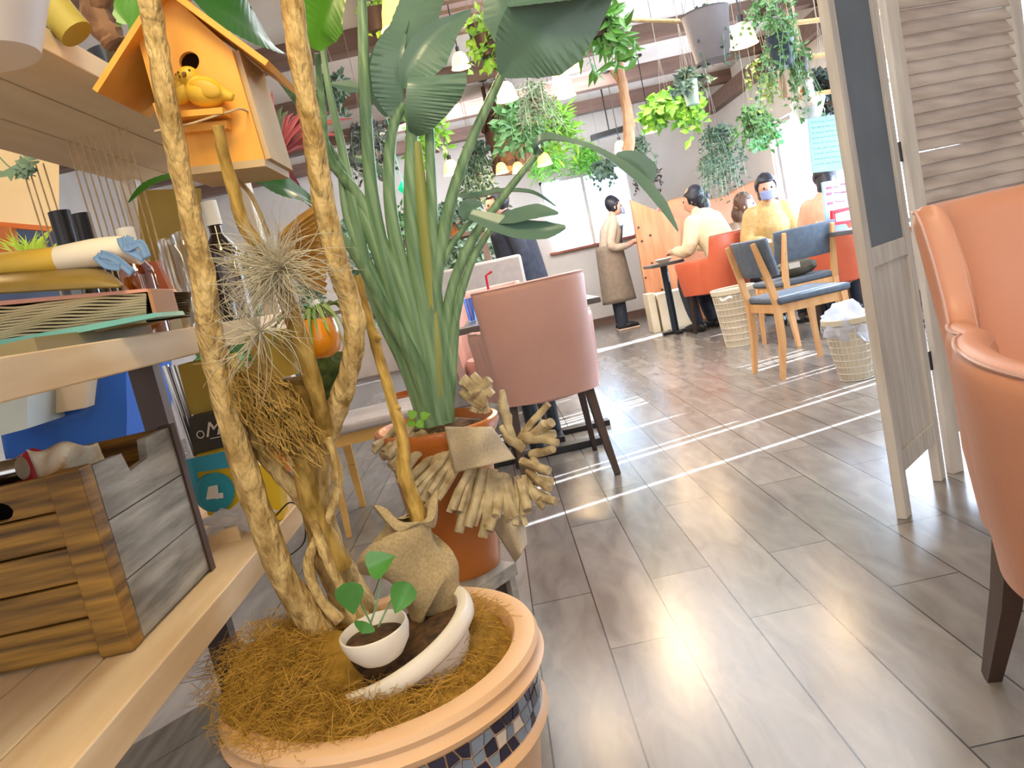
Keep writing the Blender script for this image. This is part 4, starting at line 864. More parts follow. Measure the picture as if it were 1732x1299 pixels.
b.build('sprout', LGRN, label='tiny bright green sprout at the left rim of the terracotta pot', cat='sprout')

# ================= TUB CHAIRS =================
def tub_chair(name, label, m, loc, rz, group=None, legm=DARKW):
    t = thing(name, label, 'chair', (0, 0, 0), group)
    R_ = .255
    def plan(s):   # s -1..1 ; arms forward (+Y), back at -Y ; returns x,y, back-ness
        a = abs(s)
        if a > .62: q = (a - .62) / .38; x = R_ + .042 * math.sin(.2 + q * PI * .8); y = -.02 + q * .27; bk = 0
        else:
            th = a / .62 * PI / 2; e = .62
            x = R_ * (math.sin(th) ** e); y = -.02 - .25 * (math.cos(th) ** e); bk = 1
        return (x if s >= 0 else -x), y, a
    def top(a):
        q = min(max((a - .43) / .10, 0), 1); q = q * q * (3 - 2 * q); return .885 * (1 - q) + .705 * q - .02 * max(0, a - .8) * 3
    S = 84; sec = []
    b = B(); prev = []
    th = .050; nv = 10
    for i in range(S + 1):
        s = -1 + 2 * i / S; x, y, a = plan(s); x2, y2, _ = plan(min(s + .01, 1)); x1, y1, _ = plan(max(s - .01, -1))
        tx, ty = x2 - x1, y2 - y1; L = math.hypot(tx, ty) or 1; nx, ny = ty / L, -tx / L     # outward normal
        if nx * x + ny * (y + .02) < 0: nx, ny = -nx, -ny
        zt = top(a); zb = .375
        ring = []
        pr = [(0, zb, .91), (0, zb + .12, .955), (0, zb + .25, .99), (0, zt - .03, 1.0), (-.006, zt - .008, 1), (-.018, zt, 1), (-th + .018, zt, 1), (-th + .006, zt - .008, 1), (-th, zt - .03, 1.0), (-th, .46, .97), (-th, zb, .90)]
        for (o_, z, sc) in pr:
            fl = (1 + .10 * max(0, z - .70) / .18) * (1 - .07 * math.exp(-((a - .47) / .07) ** 2) * min(1, max(0, (z - .5) / .2)))
            ring.append(Vector(((x + nx * o_) * sc * fl, (y + .02 + ny * o_) * sc * (1 + .5 * max(0, z - .70)) - .02, z)))
        prev.append(ring)
    k = 0
    for ring in prev: b.v += ring
    n = len(prev[0])
    for i in range(S):
        for j in range(n - 1): b.f.append([i * n + j, i * n + j + 1, (i + 1) * n + j + 1, (i + 1) * n + j]); b.mi.append(0)
    b.f.append(list(range(n))); b.mi.append(0); b.f.append([S * n + j for j in range(n)][::-1]); b.mi.append(0)
    shl = b.build('seat_shell', m, t, angle=60)
    b = B(); b.tube([r[4] + Vector((0, 0, .002)) for r in prev], .0035, 6); b.build('piping', m, shl)
    b = B(); b.tube([Vector((r[7].x * .995, r[7].y, r[7].z - .012)) for r in prev], .003, 6); b.build('inner_piping', m, shl)
    b = B(); b.lathe([(0, .36), (.22, .36), (.235, .38), (.235, .44), (.225, .465), (.15, .475), (0, .478)], (0, .02, 0), 36, sx=.86, sy=1.02); b.build('seat_cushion', m, t)
    for sx in (-1, 1):
        b = B(); b.bar((sx * .17, -.15, .385), (sx * .183, -.205, .19), .062, .036, up=(1, 0, 0), w2=.050, h2=.032); b.bar((sx * .183, -.205, .192), (sx * .20, -.285, 0), .050, .032, up=(1, 0, 0), w2=.030, h2=.024); b.build('leg', legm, t, smooth=False)
        b = B(); b.bar((sx * .18, .19, .375), (sx * .195, .215, 0), .042, .034, up=(1, 0, 0), w2=.026, h2=.022); b.build('leg', legm, t, bevel=.003)
    t.location = loc; t.rotation_euler = (0, 0, rz); return t
ch = tub_chair('tub_chair', 'dusty pink leather tub chair with dark splayed legs seen from behind, at the centre', PINK, (.145, 3.47, 0), .05)
def recolour(root, old, new):
    for c in root.children:
        if c.type == 'MESH' and c.data.materials and c.data.materials[0] == old:
            c.data = c.data.copy(); c.data.materials[0] = new
near = dup(ch, (.88, 1.0, 0), PI - .25, 'salmon leather tub chair close to the camera, cut off by the right edge', scale=1.0); recolour(near, PINK, PEACH)
oc = dup(ch, (2.10, 7.22, 0), .60, 'orange leather tub chair holding the diner in the cream sweater'); recolour(oc, PINK, ORANGE)
oc2 = dup(oc, (2.67, 6.00, 0), -.46, 'bright orange tub chair under the grey tabletop, left of the folding screen', scale=.9)
oc3 = dup(ch, (-.05, 4.80, 0), PI, 'dusty pink tub chair beyond the dark table, half hidden by the centre chair')

# ================= WOODEN CHAIRS =================
def wood_chair(label, loc, rz, padm=BLUEC, legm=BEECH, group=None):
    t = thing('wooden_chair', label, 'chair', (0, 0, 0), group)
    # faces +Y, back at -Y
    for sx in (-1, 1):
        b = B(); p = [(sx * .185, -.235, 0), (sx * .185, -.20, .22), (sx * .185, -.195, .43), (sx * .185, -.225, .60), (sx * .18, -.275, .80)]
        for i in range(4): b.bar(p[i], p[i + 1], [.026, .034, .036, .032][i], [.026, .036, .040, .032][i], up=(1, 0, 0), w2=[.034, .036, .032, .024][i], h2=[.036, .040, .032, .022][i])
        rl_ = b.build('rear_leg', legm, t, smooth=False)
        b = B(); b.bar((sx * .20, .20, .43), (sx * .215, .225, 0), .040, .036, up=(1, 0, 0), w2=.024, h2=.022); b.build('front_leg', legm, t, smooth=False)
        b = B(); b.bar((sx * .19, -.19, .405), (sx * .20, .20, .405), .022, .05); b.build('side_rail', legm, t, smooth=False)
        for z in (.66, .76): b = B(); b.ball((sx * .182, -.262 - (.0 if z > .7 else -.012), z), .006, n=6); b.build('screw', BLACK, rl_)
    b = B(); b.bar((-.2, .20, .405), (.2, .20, .405), .022, .05); b.build('front_rail', legm, t, smooth=False)
    b = B(); b.bar((-.18, -.19, .405), (.18, -.19, .405), .022, .05); b.build('back_rail', legm, t, smooth=False)
    b = B(); b.box(-.225, .225, -.20, .245, .432, .472); b.build('seat', padm, t, bevel=.014)
    b = B()
    for sgn in (0, 1):
        pass
    b.grid(lambda u, v: ((u - .5) * .46, -.235 - (v * .045) + .05 * (2 * u - 1) ** 2 * 1.0 + .012, .60 + .22 * v), 16, 6)
    b.build('backrest', padm, t, thick=.026, bevel=.006)
    t.location = loc; t.rotation_euler = (0, 0, rz); return t
W1 = wood_chair('beech chair with slate blue seat turned sideways, nearest of the two in the sunlit aisle', (1.755, 4.58, 0), -PI / 2 + .10)
W2 = dup(W1, (2.19, 5.60, 0), .12, 'beech chair with slate blue back and a bag on its seat, farther down the aisle')
W3 = wood_chair('light wood chair with grey seat behind the terracotta pot, left of the centre chair', (-.62, 3.40, 0), PI + .1, GREYC, mat('yellow beech', 'C79A4E', 'D8AC62', 6, .45))
pillow('handbag', (2.19, 5.58, .535), .15, .09, .065, mat('olive grey bag', '5A5648', '686454', 12, .7), 'olive grey soft bag lying on the seat of the farther blue chair', 'bag', None, 3)
b = B(); b.box(2.13, 2.21, 5.36, 5.364, .60, .64); 
b.v = [Vector((v.x - .02, v.y + .122, v.z - .06)) for v in b.v]; b.build('paper_tag', PAPER, label='small white tag behind the backrest of the farther blue chair', cat='tag', smooth=False)

# ================= TABLES =================
def ped_table(label, loc, sx, sy, m, hgt=.72, base='bar', rnd=False):
    t = thing('pedestal_table', label, 'table', loc); x, y, z = loc; b = B()
    if rnd: b.lathe([(0, hgt - .03), (sx, hgt - .03), (sx + .004, hgt - .015), (sx, hgt), (0, hgt)], loc, 40)
    else: b.box(x - sx, x + sx, y - sy, y + sy, hgt - .03, hgt)
    b.build('tabletop', m, t, smooth=rnd, bevel=0 if rnd else .004)
    b = B(); b.tube([(x, y, .03), (x, y, hgt - .03)], .036, 16); b.build('pedestal', mat('blue black metal', '1E2A34', None, 8, .3), t)
    b = B(); b.box(x - sx * .85, x + sx * .85, y - .035, y + .035, 0, .03); b.box(x - .035, x + .035, y - sy * .75, y + sy * .75, 0, .03); b.build('base', BLACK, t, smooth=False, bevel=.004); return t
DTOP = mat('dark tabletop', '4A4440', '565050', 6, .35)
ped_table('dark square table with glasses and a red straw, behind the centre pink chair', (.18, 4.22, 0), .36, .26, DTOP)
ft = thing('foot_bar_table', 'slim table with dark blue column and black foot bar just behind the centre chair', 'table', (.1, 3.5, 0))
b = B(); b.tube([(.06, 3.82, .03), (.06, 3.82, .69)], .04, 18); b.build('pedestal', mat('blue black metal', ''), ft)
b = B(); b.box(-.30, .42, 3.78, 3.86, 0, .035); b.build('base', BLACK, ft, smooth=False, bevel=.004)
b = B(); b.box(-.28, .40, 3.76, 3.94, .69, .72); b.build('tabletop', DTOP, ft, smooth=False)
for (px, py, Y, h, r, lb, c_) in ((805, 492, 4.1, .14, .03, 'clear glass with a blue glint, left of the red straw', 'DDE8FF'), (828, 490, 4.15, .15, .03, 'clear glass holding the red straw on the dark table', 'FFFFFF'), (790, 498, 4.2, .13, .028, 'left of the three clear glasses on the dark table', 'E8F0FF')):
    q = P(px, py, Y); b = B(); b.lathe([(0, 0), (r * .8, 0), (r, h), (r * .92, h), (r * .74, .01), (0, .01)], (q.x, Y, .722), 20); b.build('drinking_glass', glassy('blue tinted glass', 'BCD8FF', .3, .1), label=lb, cat='glass')
q = P(822, 480, 4.15); b = B(); b.tube([(q.x, 4.15, .74), (q.x + .01, 4.15, .95), (q.x + .045, 4.15, .965)], .0075, 8); b.build('red_straw', RED, label='red bent straw standing in a glass behind the centre chair', cat='straw')
ped_table('grey tabletop on a black base at the right, in front of the bright orange chair', (2.72, 5.22, 0), .34, .30, mat('grey tabletop', '5E6064', '6A6C70', 6, .35), .735)
ped_table('small dark table with a white plate beside the knotty partition', (1.74, 7.75, 0), .16, .22, DTOP, .72)
ped_table('dark table between the cream sweater diner and the masked diner', (2.74, 6.50, 0), .28, .15, DTOP, .72)
# bench seat (grey banquette back) behind dark table
sb = thing('grey_banquette', 'grey upholstered banquette back behind the dark table with the glasses', 'bench', (-.1, 5.2, 0))
b = B(); b.box(-.62, .26, 5.55, 5.67, .38, 1.06); b.build('backrest', GREYC, sb, bevel=.02)
b = B(); b.box(-.62, .26, 5.15, 5.55, .12, .44); b.build('seat_block', GREYC, sb, bevel=.02)
# brown banquette in front of back wall, right
bq = thing('brown_banquette', 'long orange brown banquette along the back wall behind the diners', 'bench', (2.6, 9.4, 0))
BBQ = mat('orange brown leather', 'A8704E', 'B57C58', 4, .5)
b = B(); b.grid(lambda u, v: (2.05 + 1.3 * u, 8.9 + .0 * v, .1 + (1.22 + .05 * math.sin(9 * u)) * v), 30, 4); b.build('backrest', BBQ, bq, thick=.14, bevel=.02)
b = B(); b.box(2.2, 3.3, 8.35, 8.8, 0, .44); b.build('seat_block', BBQ, bq, bevel=.02)
# knotty partition
kp = thing('knotty_partition', 'knotty pine partition board tapering upward, between the waitress and the diners', 'partition', (1.75, 8.62, 0))
b = B(); f = [P(1066, 338, 8.65), P(1150, 372, 8.65), P(1148, 508, 8.65), P(1096, 520, 8.65)]; f[2].z = .02; f[3].z = .02; g = [v + Vector((0, .05, 0)) for v in f]
b.add(f + g, [(3, 2, 1, 0), (4, 5, 6, 7), (0, 1, 5, 4), (1, 2, 6, 5), (2, 3, 7, 6), (3, 0, 4, 7)]); b.build('board', KNOT, kp, smooth=False)
b = B()
for (x, y) in ((1080, 385), (1100, 398), (1092, 470), (1103, 445), (1120, 490), (1086, 408)): q = P(x, y, 8.645); b.tube([q, q + Vector((0, .008, 0))], .013, 10)
b.build('knots', DARKW, kp)
bx = thing('cream_box', 'pair of cream cardboard boxes on the floor at the foot of the knotty partition', 'box', (1.83, 8.35, 0))
b = B(); b.box(1.60, 1.68, 8.15, 8.40, 0, .42); b.build('narrow_box', CREAM, bx, smooth=False, bevel=.004)
b = B(); b.box(1.70, 2.05, 8.12, 8.42, 0, .40); b.build('wide_box', CREAM, bx, smooth=False, bevel=.004)
# baskets
def basket(label, c, r0, r1, h, bagm=None, cloth_=True):
    t = thing('wire_basket', label, 'basket', c); x, y, z = c; b = B()
    n = 28
    for j in range(10):
        q = j / 9; r = lerp(r0, r1, q); b.tube([(x + r * math.cos(a), y + r * math.sin(a), z + .004 + h * q) for a in [2 * PI * i / 24 for i in range(25)]], .0035 if j < 9 else .006, 5, caps=False, up=(0, 0, 1))
    for i in range(n):
        a = 2 * PI * i / n; b.tube([(x + r0 * math.cos(a), y + r0 * math.sin(a), z + .004), (x + r1 * math.cos(a), y + r1 * math.sin(a), z + h)], .0028, 5)
    b.build('wire_cage', WIRE, t)
    b = B(); b.lathe([(0, .008), (r0 * .95, .008), (r1 * .96, h * .97), (r1 * 1.05, h * 1.01), (r1 * 1.02, h * .93)], c, 32)
    b.build('liner', CREAM, t); return t
basket('tall cream woven basket with cloth liner between the orange chair and the blue chair', (1.86, 6.05, 0), .125, .168, .45)
b = B(); b.grid(lambda u, v: P(1217 + 22 * u, 503 + 3 * math.sin(u * 6) + 5 * v, 5.87), 8, 3); b.build('white_label', PAPER, label='small white slip on the rim of the tall cream basket', cat='label', thick=.002)
basket('wire basket with plastic liner on the floor beside the folding screen', (1.80, 4.00, 0), .085, .13, .33)
pillow('plastic_liner', (1.79, 3.98, .29), .125, .12, .11, BAG, 'puffed clear plastic bag spilling over the wire basket beside the screen', 'bag', None, 5, .5)
# ================= FOLDING SCREEN =================
HS = 1.75
sc = thing('folding_screen', 'whitewashed wooden folding screen with slate panel and louvres, standing at the right', 'screen', (1.3, 2.3, 0))
def leafp(p0, p1, name, slate):
    pn = B(); p0 = Vector(p0); p1 = Vector(p1); d = (p1 - p0); L = d.length; d.normalize(); n = Vector((-d.y, d.x, 0))
    def bx(a, c, z0, z1, t0, t1, m, nm, bev=.002):
        b = B(); vs_ = []
        for z in (z0, z1):
            for (q, t) in ((a, t0), (c, t0), (c, t1), (a, t1)): vs_.append(p0 + d * q + n * t + Vector((0, 0, z)))
        b.add(vs_, [(0, 3, 2, 1), (4, 5, 6, 7), (0, 1, 5, 4), (1, 2, 6, 5), (2, 3, 7, 6), (3, 0, 4, 7)]); return b.build(nm, m, sc, smooth=False, bevel=bev)
    w_ = .045
    bx(0, w_, 0, HS, -.014, .014, WHW, 'post'); bx(L - w_, L, 0, HS, -.014, .014, WHW, 'post')
    bx(w_, L - w_, .13, .19, -.012, .012, WHW, 'bottom_rail'); bx(w_, L - w_, HS - .06, HS, -.012, .012, WHW, 'top_rail')
    mid = .78
    bx(w_, L - w_, mid - .055, mid, -.012, .012, WHW, 'middle_rail')
    bx(w_, L - w_, .19, mid - .055, -.004, .004, WHW, 'lower_panel')
    if slate: bx(w_, L - w_, mid, HS - .06, -.005, .005, SLATE, 'slate_panel')
    else:
        k = 0; z = mid + .005
        while z < HS - .09:
            b = B(); vs_ = []
            for (q) in (w_, L - w_):
                for (t, zz) in ((-.014, z), (-.010, z - .003), (.014, z + .036), (.010, z + .040)): vs_.append(p0 + d * q + n * t + Vector((0, 0, zz + (.006 if k in (6,) and q == w_ else 0))))
            b.add(vs_, [(0, 1, 2, 3), (7, 6, 5, 4), (0, 4, 5, 1), (1, 5, 6, 2), (2, 6, 7, 3), (3, 7, 4, 0)]); b.build('louvre_slat', LOUV, sc, smooth=False); z += .0385; k += 1
leafp((.936 * 1.082, 2.11, 0), (1.282, 2.365, 0), 'panel', True)
leafp((1.315, 2.375, 0), (1.80, 2.49, 0), 'panel', False)
for z in (.35, 1.0, 1.5): b = B(); b.tube([(1.298, 2.362, z), (1.298, 2.362, z + .06)], .006, 8); b.build('hinge', BLACK, sc)

# ================= LAMPS =================
def lamp(label, p, s=1.0, rod=True, lit=6, group='pendant lamps with frosted glass shades'):
    p = Vector(p); t = thing('pendant_lamp', label, 'lamp', p, group)
    b = B(); b.lathe([(.018, .07), (.03, .066), (.052, .045), (.066, .0), (.074, -.045), (.082, -.055), (.078, -.055), (.062, .0), (.048, .042), (.0, .06)], p, 24)
    b.v = [p + (v - p) * s for v in b.v]; gs_ = b.build('glass_shade', SHADE, t)
    b = B(); b.ball(p + Vector((0, 0, -.015)) * s, .036 * s, n=10); b.build('bulb', SHADEB, gs_)
    b = B(); b.tube([p + Vector((0, 0, .065)) * s, p + Vector((0, 0, .11)) * s], .018 * s, 12); b.build('socket', BLACK, t)
    if rod:
        b = B(); b.tube([p + Vector((0, 0, .10)) * s, (p.x, p.y, 2.785)], .0045, 6); b.build('rod', BLACK, t)
        b = B(); b.lathe([(.05, 0), (.045, -.02), (.01, -.03), (0, -.03)], (p.x, p.y, 2.782), 16); b.build('ceiling_rose', BLACK, t)
    if lit:
        l = bpy.data.lights.new('lamp_light', 'POINT'); l.energy = lit; l.color = (1, .72, .40); l.shadow_soft_size = .05
        lo_ = bpy.data.objects.new('lamp_light', l); C.objects.link(lo_); lo_.parent = t; lo_.location = (0, 0, -.10 * s)
    return t
LAMPS = [
    ((680, 18), 2.6, 1.0, 'largest lit pendant lamp at the top edge, left of the broad leaves'),
    ((763, 284), 7.0, 1.0, 'lit pendant lamp hanging left of the tall leaf stem, in front of the back wall'),
    ((856, 156), 5.6, 1.0, 'lit pendant lamp just below the big upper leaf, left of the cluster'),
    ((965, 108), 5.2, .85, 'upper lamp of the lit cluster behind the big upper leaf'),
    ((948, 130), 5.4, .85, 'middle lamp of the lit cluster behind the big upper leaf'),
    ((956, 152), 5.6, .85, 'lowest lamp of the lit cluster behind the big upper leaf'),
    ((848, 285), 7.6, .8, 'left one of the pair of small lit lamps under the brown bark column'),
    ((876, 284), 7.7, .8, 'right one of the pair of small lit lamps under the brown bark column'),
    ((920, 270), 7.2, .9, 'lit lamp above the left corner of the back window'),
    ((1100, 214), 8.0, 1.0, 'lit pendant lamp under the lime green hanging plant'),
    ((1256, 60), 5.0, 1.1, 'bright pendant lamp between the grey pot and the dark pot'),
    ((1049, 248), 8.4, .9, 'small lit lamp beside the bare hanging branch'),
    ((778, 103), 4.6, .7, 'small lit lamp hanging in a wicker twist between the two big leaves'),
]
for (p_, Y, s_, lb) in LAMPS: lamp(lb, P(p_[0], p_[1], Y), s_, lit=7 if Y > 3 else 5)

for (px, py, lb) in ((345, 1105, 'added fill lamp over the rack aisle at the left, behind the birdhouse'), (430, 985, 'added fill lamp far left behind the bare trunks')):
    r_ = PZ(px, py, -2.05); lamp(lb, (r_.x, r_.y, 2.05), 1.2, lit=8)  # lamps added at mirrored spots to brighten the floor beside the rack

lamp('added fill lamp over the far side of the storage rack', (-1.35, 1.8, 2.15), 1.2, lit=9)  # out-of-frame lamp added to light the floor and shelf back

# ================= HANGING BRANCH, COLUMN, POLES =================
b = B(); b.tube(cr([P(1045, 70, 7.6), P(1050, 130, 7.6), P(1060, 180, 7.6), P(1064, 230, 7.6), P(1062, 262, 7.6)], 5), rsm([.03, .045, .05, .055, .06], 5), 12, rough=.3)
b.tube(cr([P(1050, 140, 7.6), P(1040, 128, 7.6), P(1032, 118, 7.6)], 4), rsm([.03, .02, .012], 4), 8, rough=.3)
b.tube([P(1045, 72, 7.6), Vector((P(1045, 72, 7.6).x, 7.6, 2.785))], .006, 6)
b.build('hanging_branch', mat('bare branch', 'B58A66', 'C79C78', 14, .7), label='bare brown tree trunk piece hanging left of the lime green plant', cat='branch')
b = B(); q = P(855, 160, 7.9); q2 = P(862, 296, 7.9)
b.tube(cr([(q2.x - .08, 7.9, 2.6), P(850, 190, 7.9), P(858, 240, 7.9), P(866, 292, 7.9)], 5), rsm([.24, .23, .21, .18], 5), 28, rough=.35)
b.tube([(q2.x - .08, 7.9, 2.55), (q2.x - .08, 7.9, 2.785)], .02, 8)
b.build('bark_column', BARKC, label='thick rough brown bark column hanging from the ceiling behind the leaf stems', cat='bark column')
for (a, c, lb) in (((1335, 40), (1400, 32), 'uppermost of the three pale poles left of the folding screen'), ((1352, 99), (1406, 91), 'middle one of the three pale poles left of the folding screen'), ((1366, 162), (1420, 152), 'lowest of the three pale poles left of the folding screen')):
    A1 = P(*a, 4.6); A2 = P(*c, 4.6); A2 = A1 + (A2 - A1) * 3.2; b = B(); b.tube([A1, A2], .014, 8)
    for A_1 in (A1, A2): b.tube([A_1, (A_1.x, A_1.y, 2.785)], .0035, 5)
    b.build('bamboo_pole', mat('pale pole', 'D8B47C', 'E2C290', 5, .5), label=lb, cat='pole')
b = B(); b.tube([P(1000, 42, 4.4), P(1060, 34, 4.4), P(1150, 36, 4.4), P(1200, 28, 4.4)], .012, 8)
for (x, y) in ((1000, 42), (1200, 28)): q = P(x, y, 4.4); b.tube([q, (q.x, q.y, 2.785)], .003, 5)
b.build('rope_garland', TWINE, label='pale rope slung under the brown ceiling beam at the top', cat='rope')
b = B(); a = P(1000, 234, 9.2); c = P(1062, 216, 9.2); b.bar(a, c, .10, .06); b.tube([(a + c) / 2, ((a.x + c.x) / 2, 9.2, 2.785)], .008, 6); b.build('track_light', BLACK, smooth=False, label='dark bar fixture hanging from the ceiling above the back window', cat='ceiling fixture')

# ================= PLANTS =================
def foliage(c, n, spread, drop, ls, lw, seed, rise=.05, dens=14, flat=1.0):
    rg = random.Random(seed); b = B(); c = Vector(c)
    for i in range(n):
        a = rg.uniform(0, 2 * PI); d = Vector((math.cos(a), math.sin(a) * flat, 0)); sp = spread * rg.uniform(.25, 1); dr = drop * rg.uniform(.3, 1.1); rs = rise * rg.uniform(.2, 1.3)
        pts = []
        wv = rg.uniform(0, 6)
        for k in range(8):
            t = k / 7; pts.append(c + d * sp * (t ** .55) + Vector((.02 * math.sin(5 * t + wv), 0, rs * math.sin(PI * min(t * 1.6, 1)) - dr * t * t)))
        b.m = 1; b.tube(pts, .0022, 3, caps=False); b.m = 0
        for k in range(dens):
            t = (k + rg.random()) / dens * 6.99; j = int(t); p = lerp(pts[j], pts[j + 1], t - j)
            dd = Vector((rg.gauss(0, 1), rg.gauss(0, 1), rg.gauss(-.3, .7)))
            b.leaf4(p, dd, (rg.gauss(0, .4), -1, rg.gauss(.3, .4)), ls * rg.uniform(.6, 1.2), lw * rg.uniform(.7, 1.1))
    return b
def hplant(name, label, px, py, Y, n, spread, drop, ls, lw, m, seed, pot=None, potm=None, rise=.05, dens=14, hang=True, ceil=2.785):
    p = P(px, py, Y); t = thing(name, label, 'plant', p)
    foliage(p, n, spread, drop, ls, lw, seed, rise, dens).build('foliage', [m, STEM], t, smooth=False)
    r_, h = pot or (.05, .07)
    b = B(); b.lathe([(0, -h), (r_ * .72, -h), (r_, .0), (r_ * 1.04, .004), (r_ * .94, .004), (r_ * .9, -.01), (0, -.012)], p, 24); b.build('plant_pot', potm or DARKW, t)
    if hang:
        b = B()
        for k in range(3): a = k * 2.1 + .4; b.tube([p + Vector((r_ * math.cos(a), r_ * math.sin(a), 0)), Vector((p.x, p.y, min(p.z + .35, ceil)))], .0012, 4)
        if p.z + .35 < ceil: b.tube([Vector((p.x, p.y, p.z + .35)), Vector((p.x, p.y, ceil))], .002, 4)
        b.build('hanger', mat('grey cord', '8A8278'), t)
    return t
GP = mat('grey planter', '6C6668', '787274', 4, .6); TP = mat('teal planter', '88A8A4', '94B4B0', 4, .5); NP = mat('dark blue planter', '3E4A58', None, 4, .4)
hplant('hanging_plant', 'large grey tapered hanging pot with leafy stems trailing on its left, top centre right', 1192, 22, 4.3, 14, .14, .30, .035, .02, DGRN, 1, (.125, .25), GP)
hplant('hanging_plant', 'pale teal hanging cup with dark green leaves, just under the grey pot', 1165, 138, 5.2, 22, .14, .10, .06, .03, DGRN, 2, (.055, .15), TP, .08)
hplant('hanging_plant', 'lime green trailing pothos hanging over a lit lamp, right of the bare branch', 1128, 176, 5.9, 30, .24, .14, .09, .06, LGRN, 3, None, None, .08)
hplant('hanging_plant', 'lime green trailing vine below the pale teal cup', 1168, 165, 5.6, 14, .10, .30, .075, .05, LGRN, 4)
hplant('hanging_plant', 'shaggy dark grey green plant with long tendrils, in front of the bare back wall', 1212, 225, 6.3, 40, .22, .55, .05, .016, DGRN, 5, None, None, .06, 22)
hplant('hanging_plant', 'dark trailing plant in a pale planter low on the wall above the ponytailed diner', 1200, 272, 6.6, 24, .14, .22, .05, .016, mat('brown green leaf', '5E6850', '6E785E', 8, .6), 6, (.07, .1), TP)
hplant('hanging_plant', 'mixed spiky succulent and bright creeper basket left of the bright side window', 1270, 205, 5.75, 34, .22, .22, .05, .03, MGRN, 7, None, None, .09)
hplant('hanging_plant', 'fresh green creeper strands at the edge of the bright side window', 1288, 222, 6.3, 14, .16, .14, .06, .045, mat('fresh leaf', '58C06A', '74D684', 6, .4), 8)
hplant('hanging_plant', 'dark blue hanging pot with leafy vines trailing all round, left of the folding screen', 1318, 62, 4.3, 26, .17, .34, .04, .026, MGRN, 9, (.075, .16), NP, .10)
hplant('hanging_plant', 'yellow green vine strands hanging below the bright pendant lamp', 1290, 108, 4.9, 20, .12, .30, .04, .028, mat('olive leaf', '8AA052', '9CB062', 6, .5), 10)
hplant('hanging_plant', 'green vine strands hanging beside the patterned white jar', 1352, 100, 4.5, 16, .10, .38, .04, .024, MGRN, 11)
hplant('hanging_plant', 'dark leafy clump on the lowest pale pole, against the folding screen', 1398, 138, 4.7, 26, .12, .10, .05, .03, mat('blackish leaf', '28383A', '34464A', 6, .6), 12, None, None, .08)
hplant('hanging_plant', 'dark leafy trailing plant under the lowest pale pole beside the folding screen', 1402, 172, 5.1, 14, .12, .14, .05, .03, mat('blackish leaf', ''), 13)
hplant('hanging_plant', 'small leafy plant at the top edge right of the bright lamp', 1300, 10, 4.6, 20, .18, .12, .04, .024, MGRN, 14)
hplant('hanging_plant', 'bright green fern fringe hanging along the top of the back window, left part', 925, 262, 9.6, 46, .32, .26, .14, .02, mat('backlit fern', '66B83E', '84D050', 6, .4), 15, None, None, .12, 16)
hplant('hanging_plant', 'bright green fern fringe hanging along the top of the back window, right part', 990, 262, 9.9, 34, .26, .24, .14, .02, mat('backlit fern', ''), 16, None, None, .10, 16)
hplant('hanging_plant', 'dark leafy plant hanging at the top right corner of the back window', 1020, 280, 9.3, 18, .16, .24, .08, .05, DGRN, 17)
hplant('hanging_plant', 'bushy lime green plant right of the bark column', 938, 198, 7.2, 46, .22, .34, .13, .025, LGRN, 18, None, None, .10, 14)
hplant('hanging_plant', 'dim green bushy plant with broad leaves in front of the bark column', 878, 196, 6.9, 30, .26, .30, .11, .06, MGRN, 19, None, None, .1)
hplant('hanging_plant', 'airy brown green plant under the lamp cluster', 905, 168, 6.3, 40, .22, .26, .06, .012, mat('brown green leaf', ''), 20, None, None, .12, 18)
hplant('hanging_plant', 'small sparse dark plant hanging on the wall right of the back window', 1092, 290, 9.9, 16, .26, .25, .07, .03, mat('wine brown leaf', '4A3A40', '5A484C', 6, .6), 21)
hplant('hanging_plant', 'dark plant hanging behind the bare branch above the partition', 1078, 240, 8.9, 24, .18, .28, .07, .03, DGRN, 22)
hplant('hanging_plant', 'dim green plant hanging behind the thin leaf stem, right of the left lamp', 805, 290, 7.6, 40, .24, .40, .07, .03, DGRN, 23, None, None, .14)
hplant('hanging_plant', 'dark plant clump left of the bark column near the ceiling beam', 800, 248, 7.7, 20, .18, .2, .07, .035, DGRN, 24)
hplant('hanging_plant', 'dark trailing plant hanging left of the stalks under the ceiling beam', 620, 222, 5.2, 34, .22, .34, .06, .03, mat('plum green leaf', '4A4A4E', '5E6660', 6, .6), 25)
hplant('hanging_plant', 'hanging plant with trailing stems between the right trunk and the stalks', 560, 140, 4.6, 18, .12, .22, .05, .03, DGRN, 26)
hplant('hanging_plant', 'green plant hanging among the tall stalks, left of the lit lamp', 715, 205, 5.4, 20, .16, .30, .07, .045, LGRN, 27)
hplant('hanging_plant', 'light creeper strand with yellow green leaves next to the wicker lamp', 810, 45, 3.2, 10, .10, .16, .045, .03, mat('yellow lime leaf', '9CCB2E', 'ACD844', 6, .4), 28)
hplant('hanging_plant', 'pothos strands between the folded leaf and the big upper leaf', 824, 62, 3.0, 8, .05, .12, .05, .032, LGRN, 29)
hplant('hanging_plant', 'pointed mid green leaves hanging right of the big upper leaf', 1010, 36, 3.6, 16, .16, .20, .11, .03, mat('pointed leaf', '5E9A3E', '6EAC4C', 6, .4), 30)
hplant('hanging_plant', 'small leafy sprig at the top beside the largest lamp', 632, 20, 2.9, 10, .07, .12, .03, .02, mat('yellow lime leaf', ''), 31)
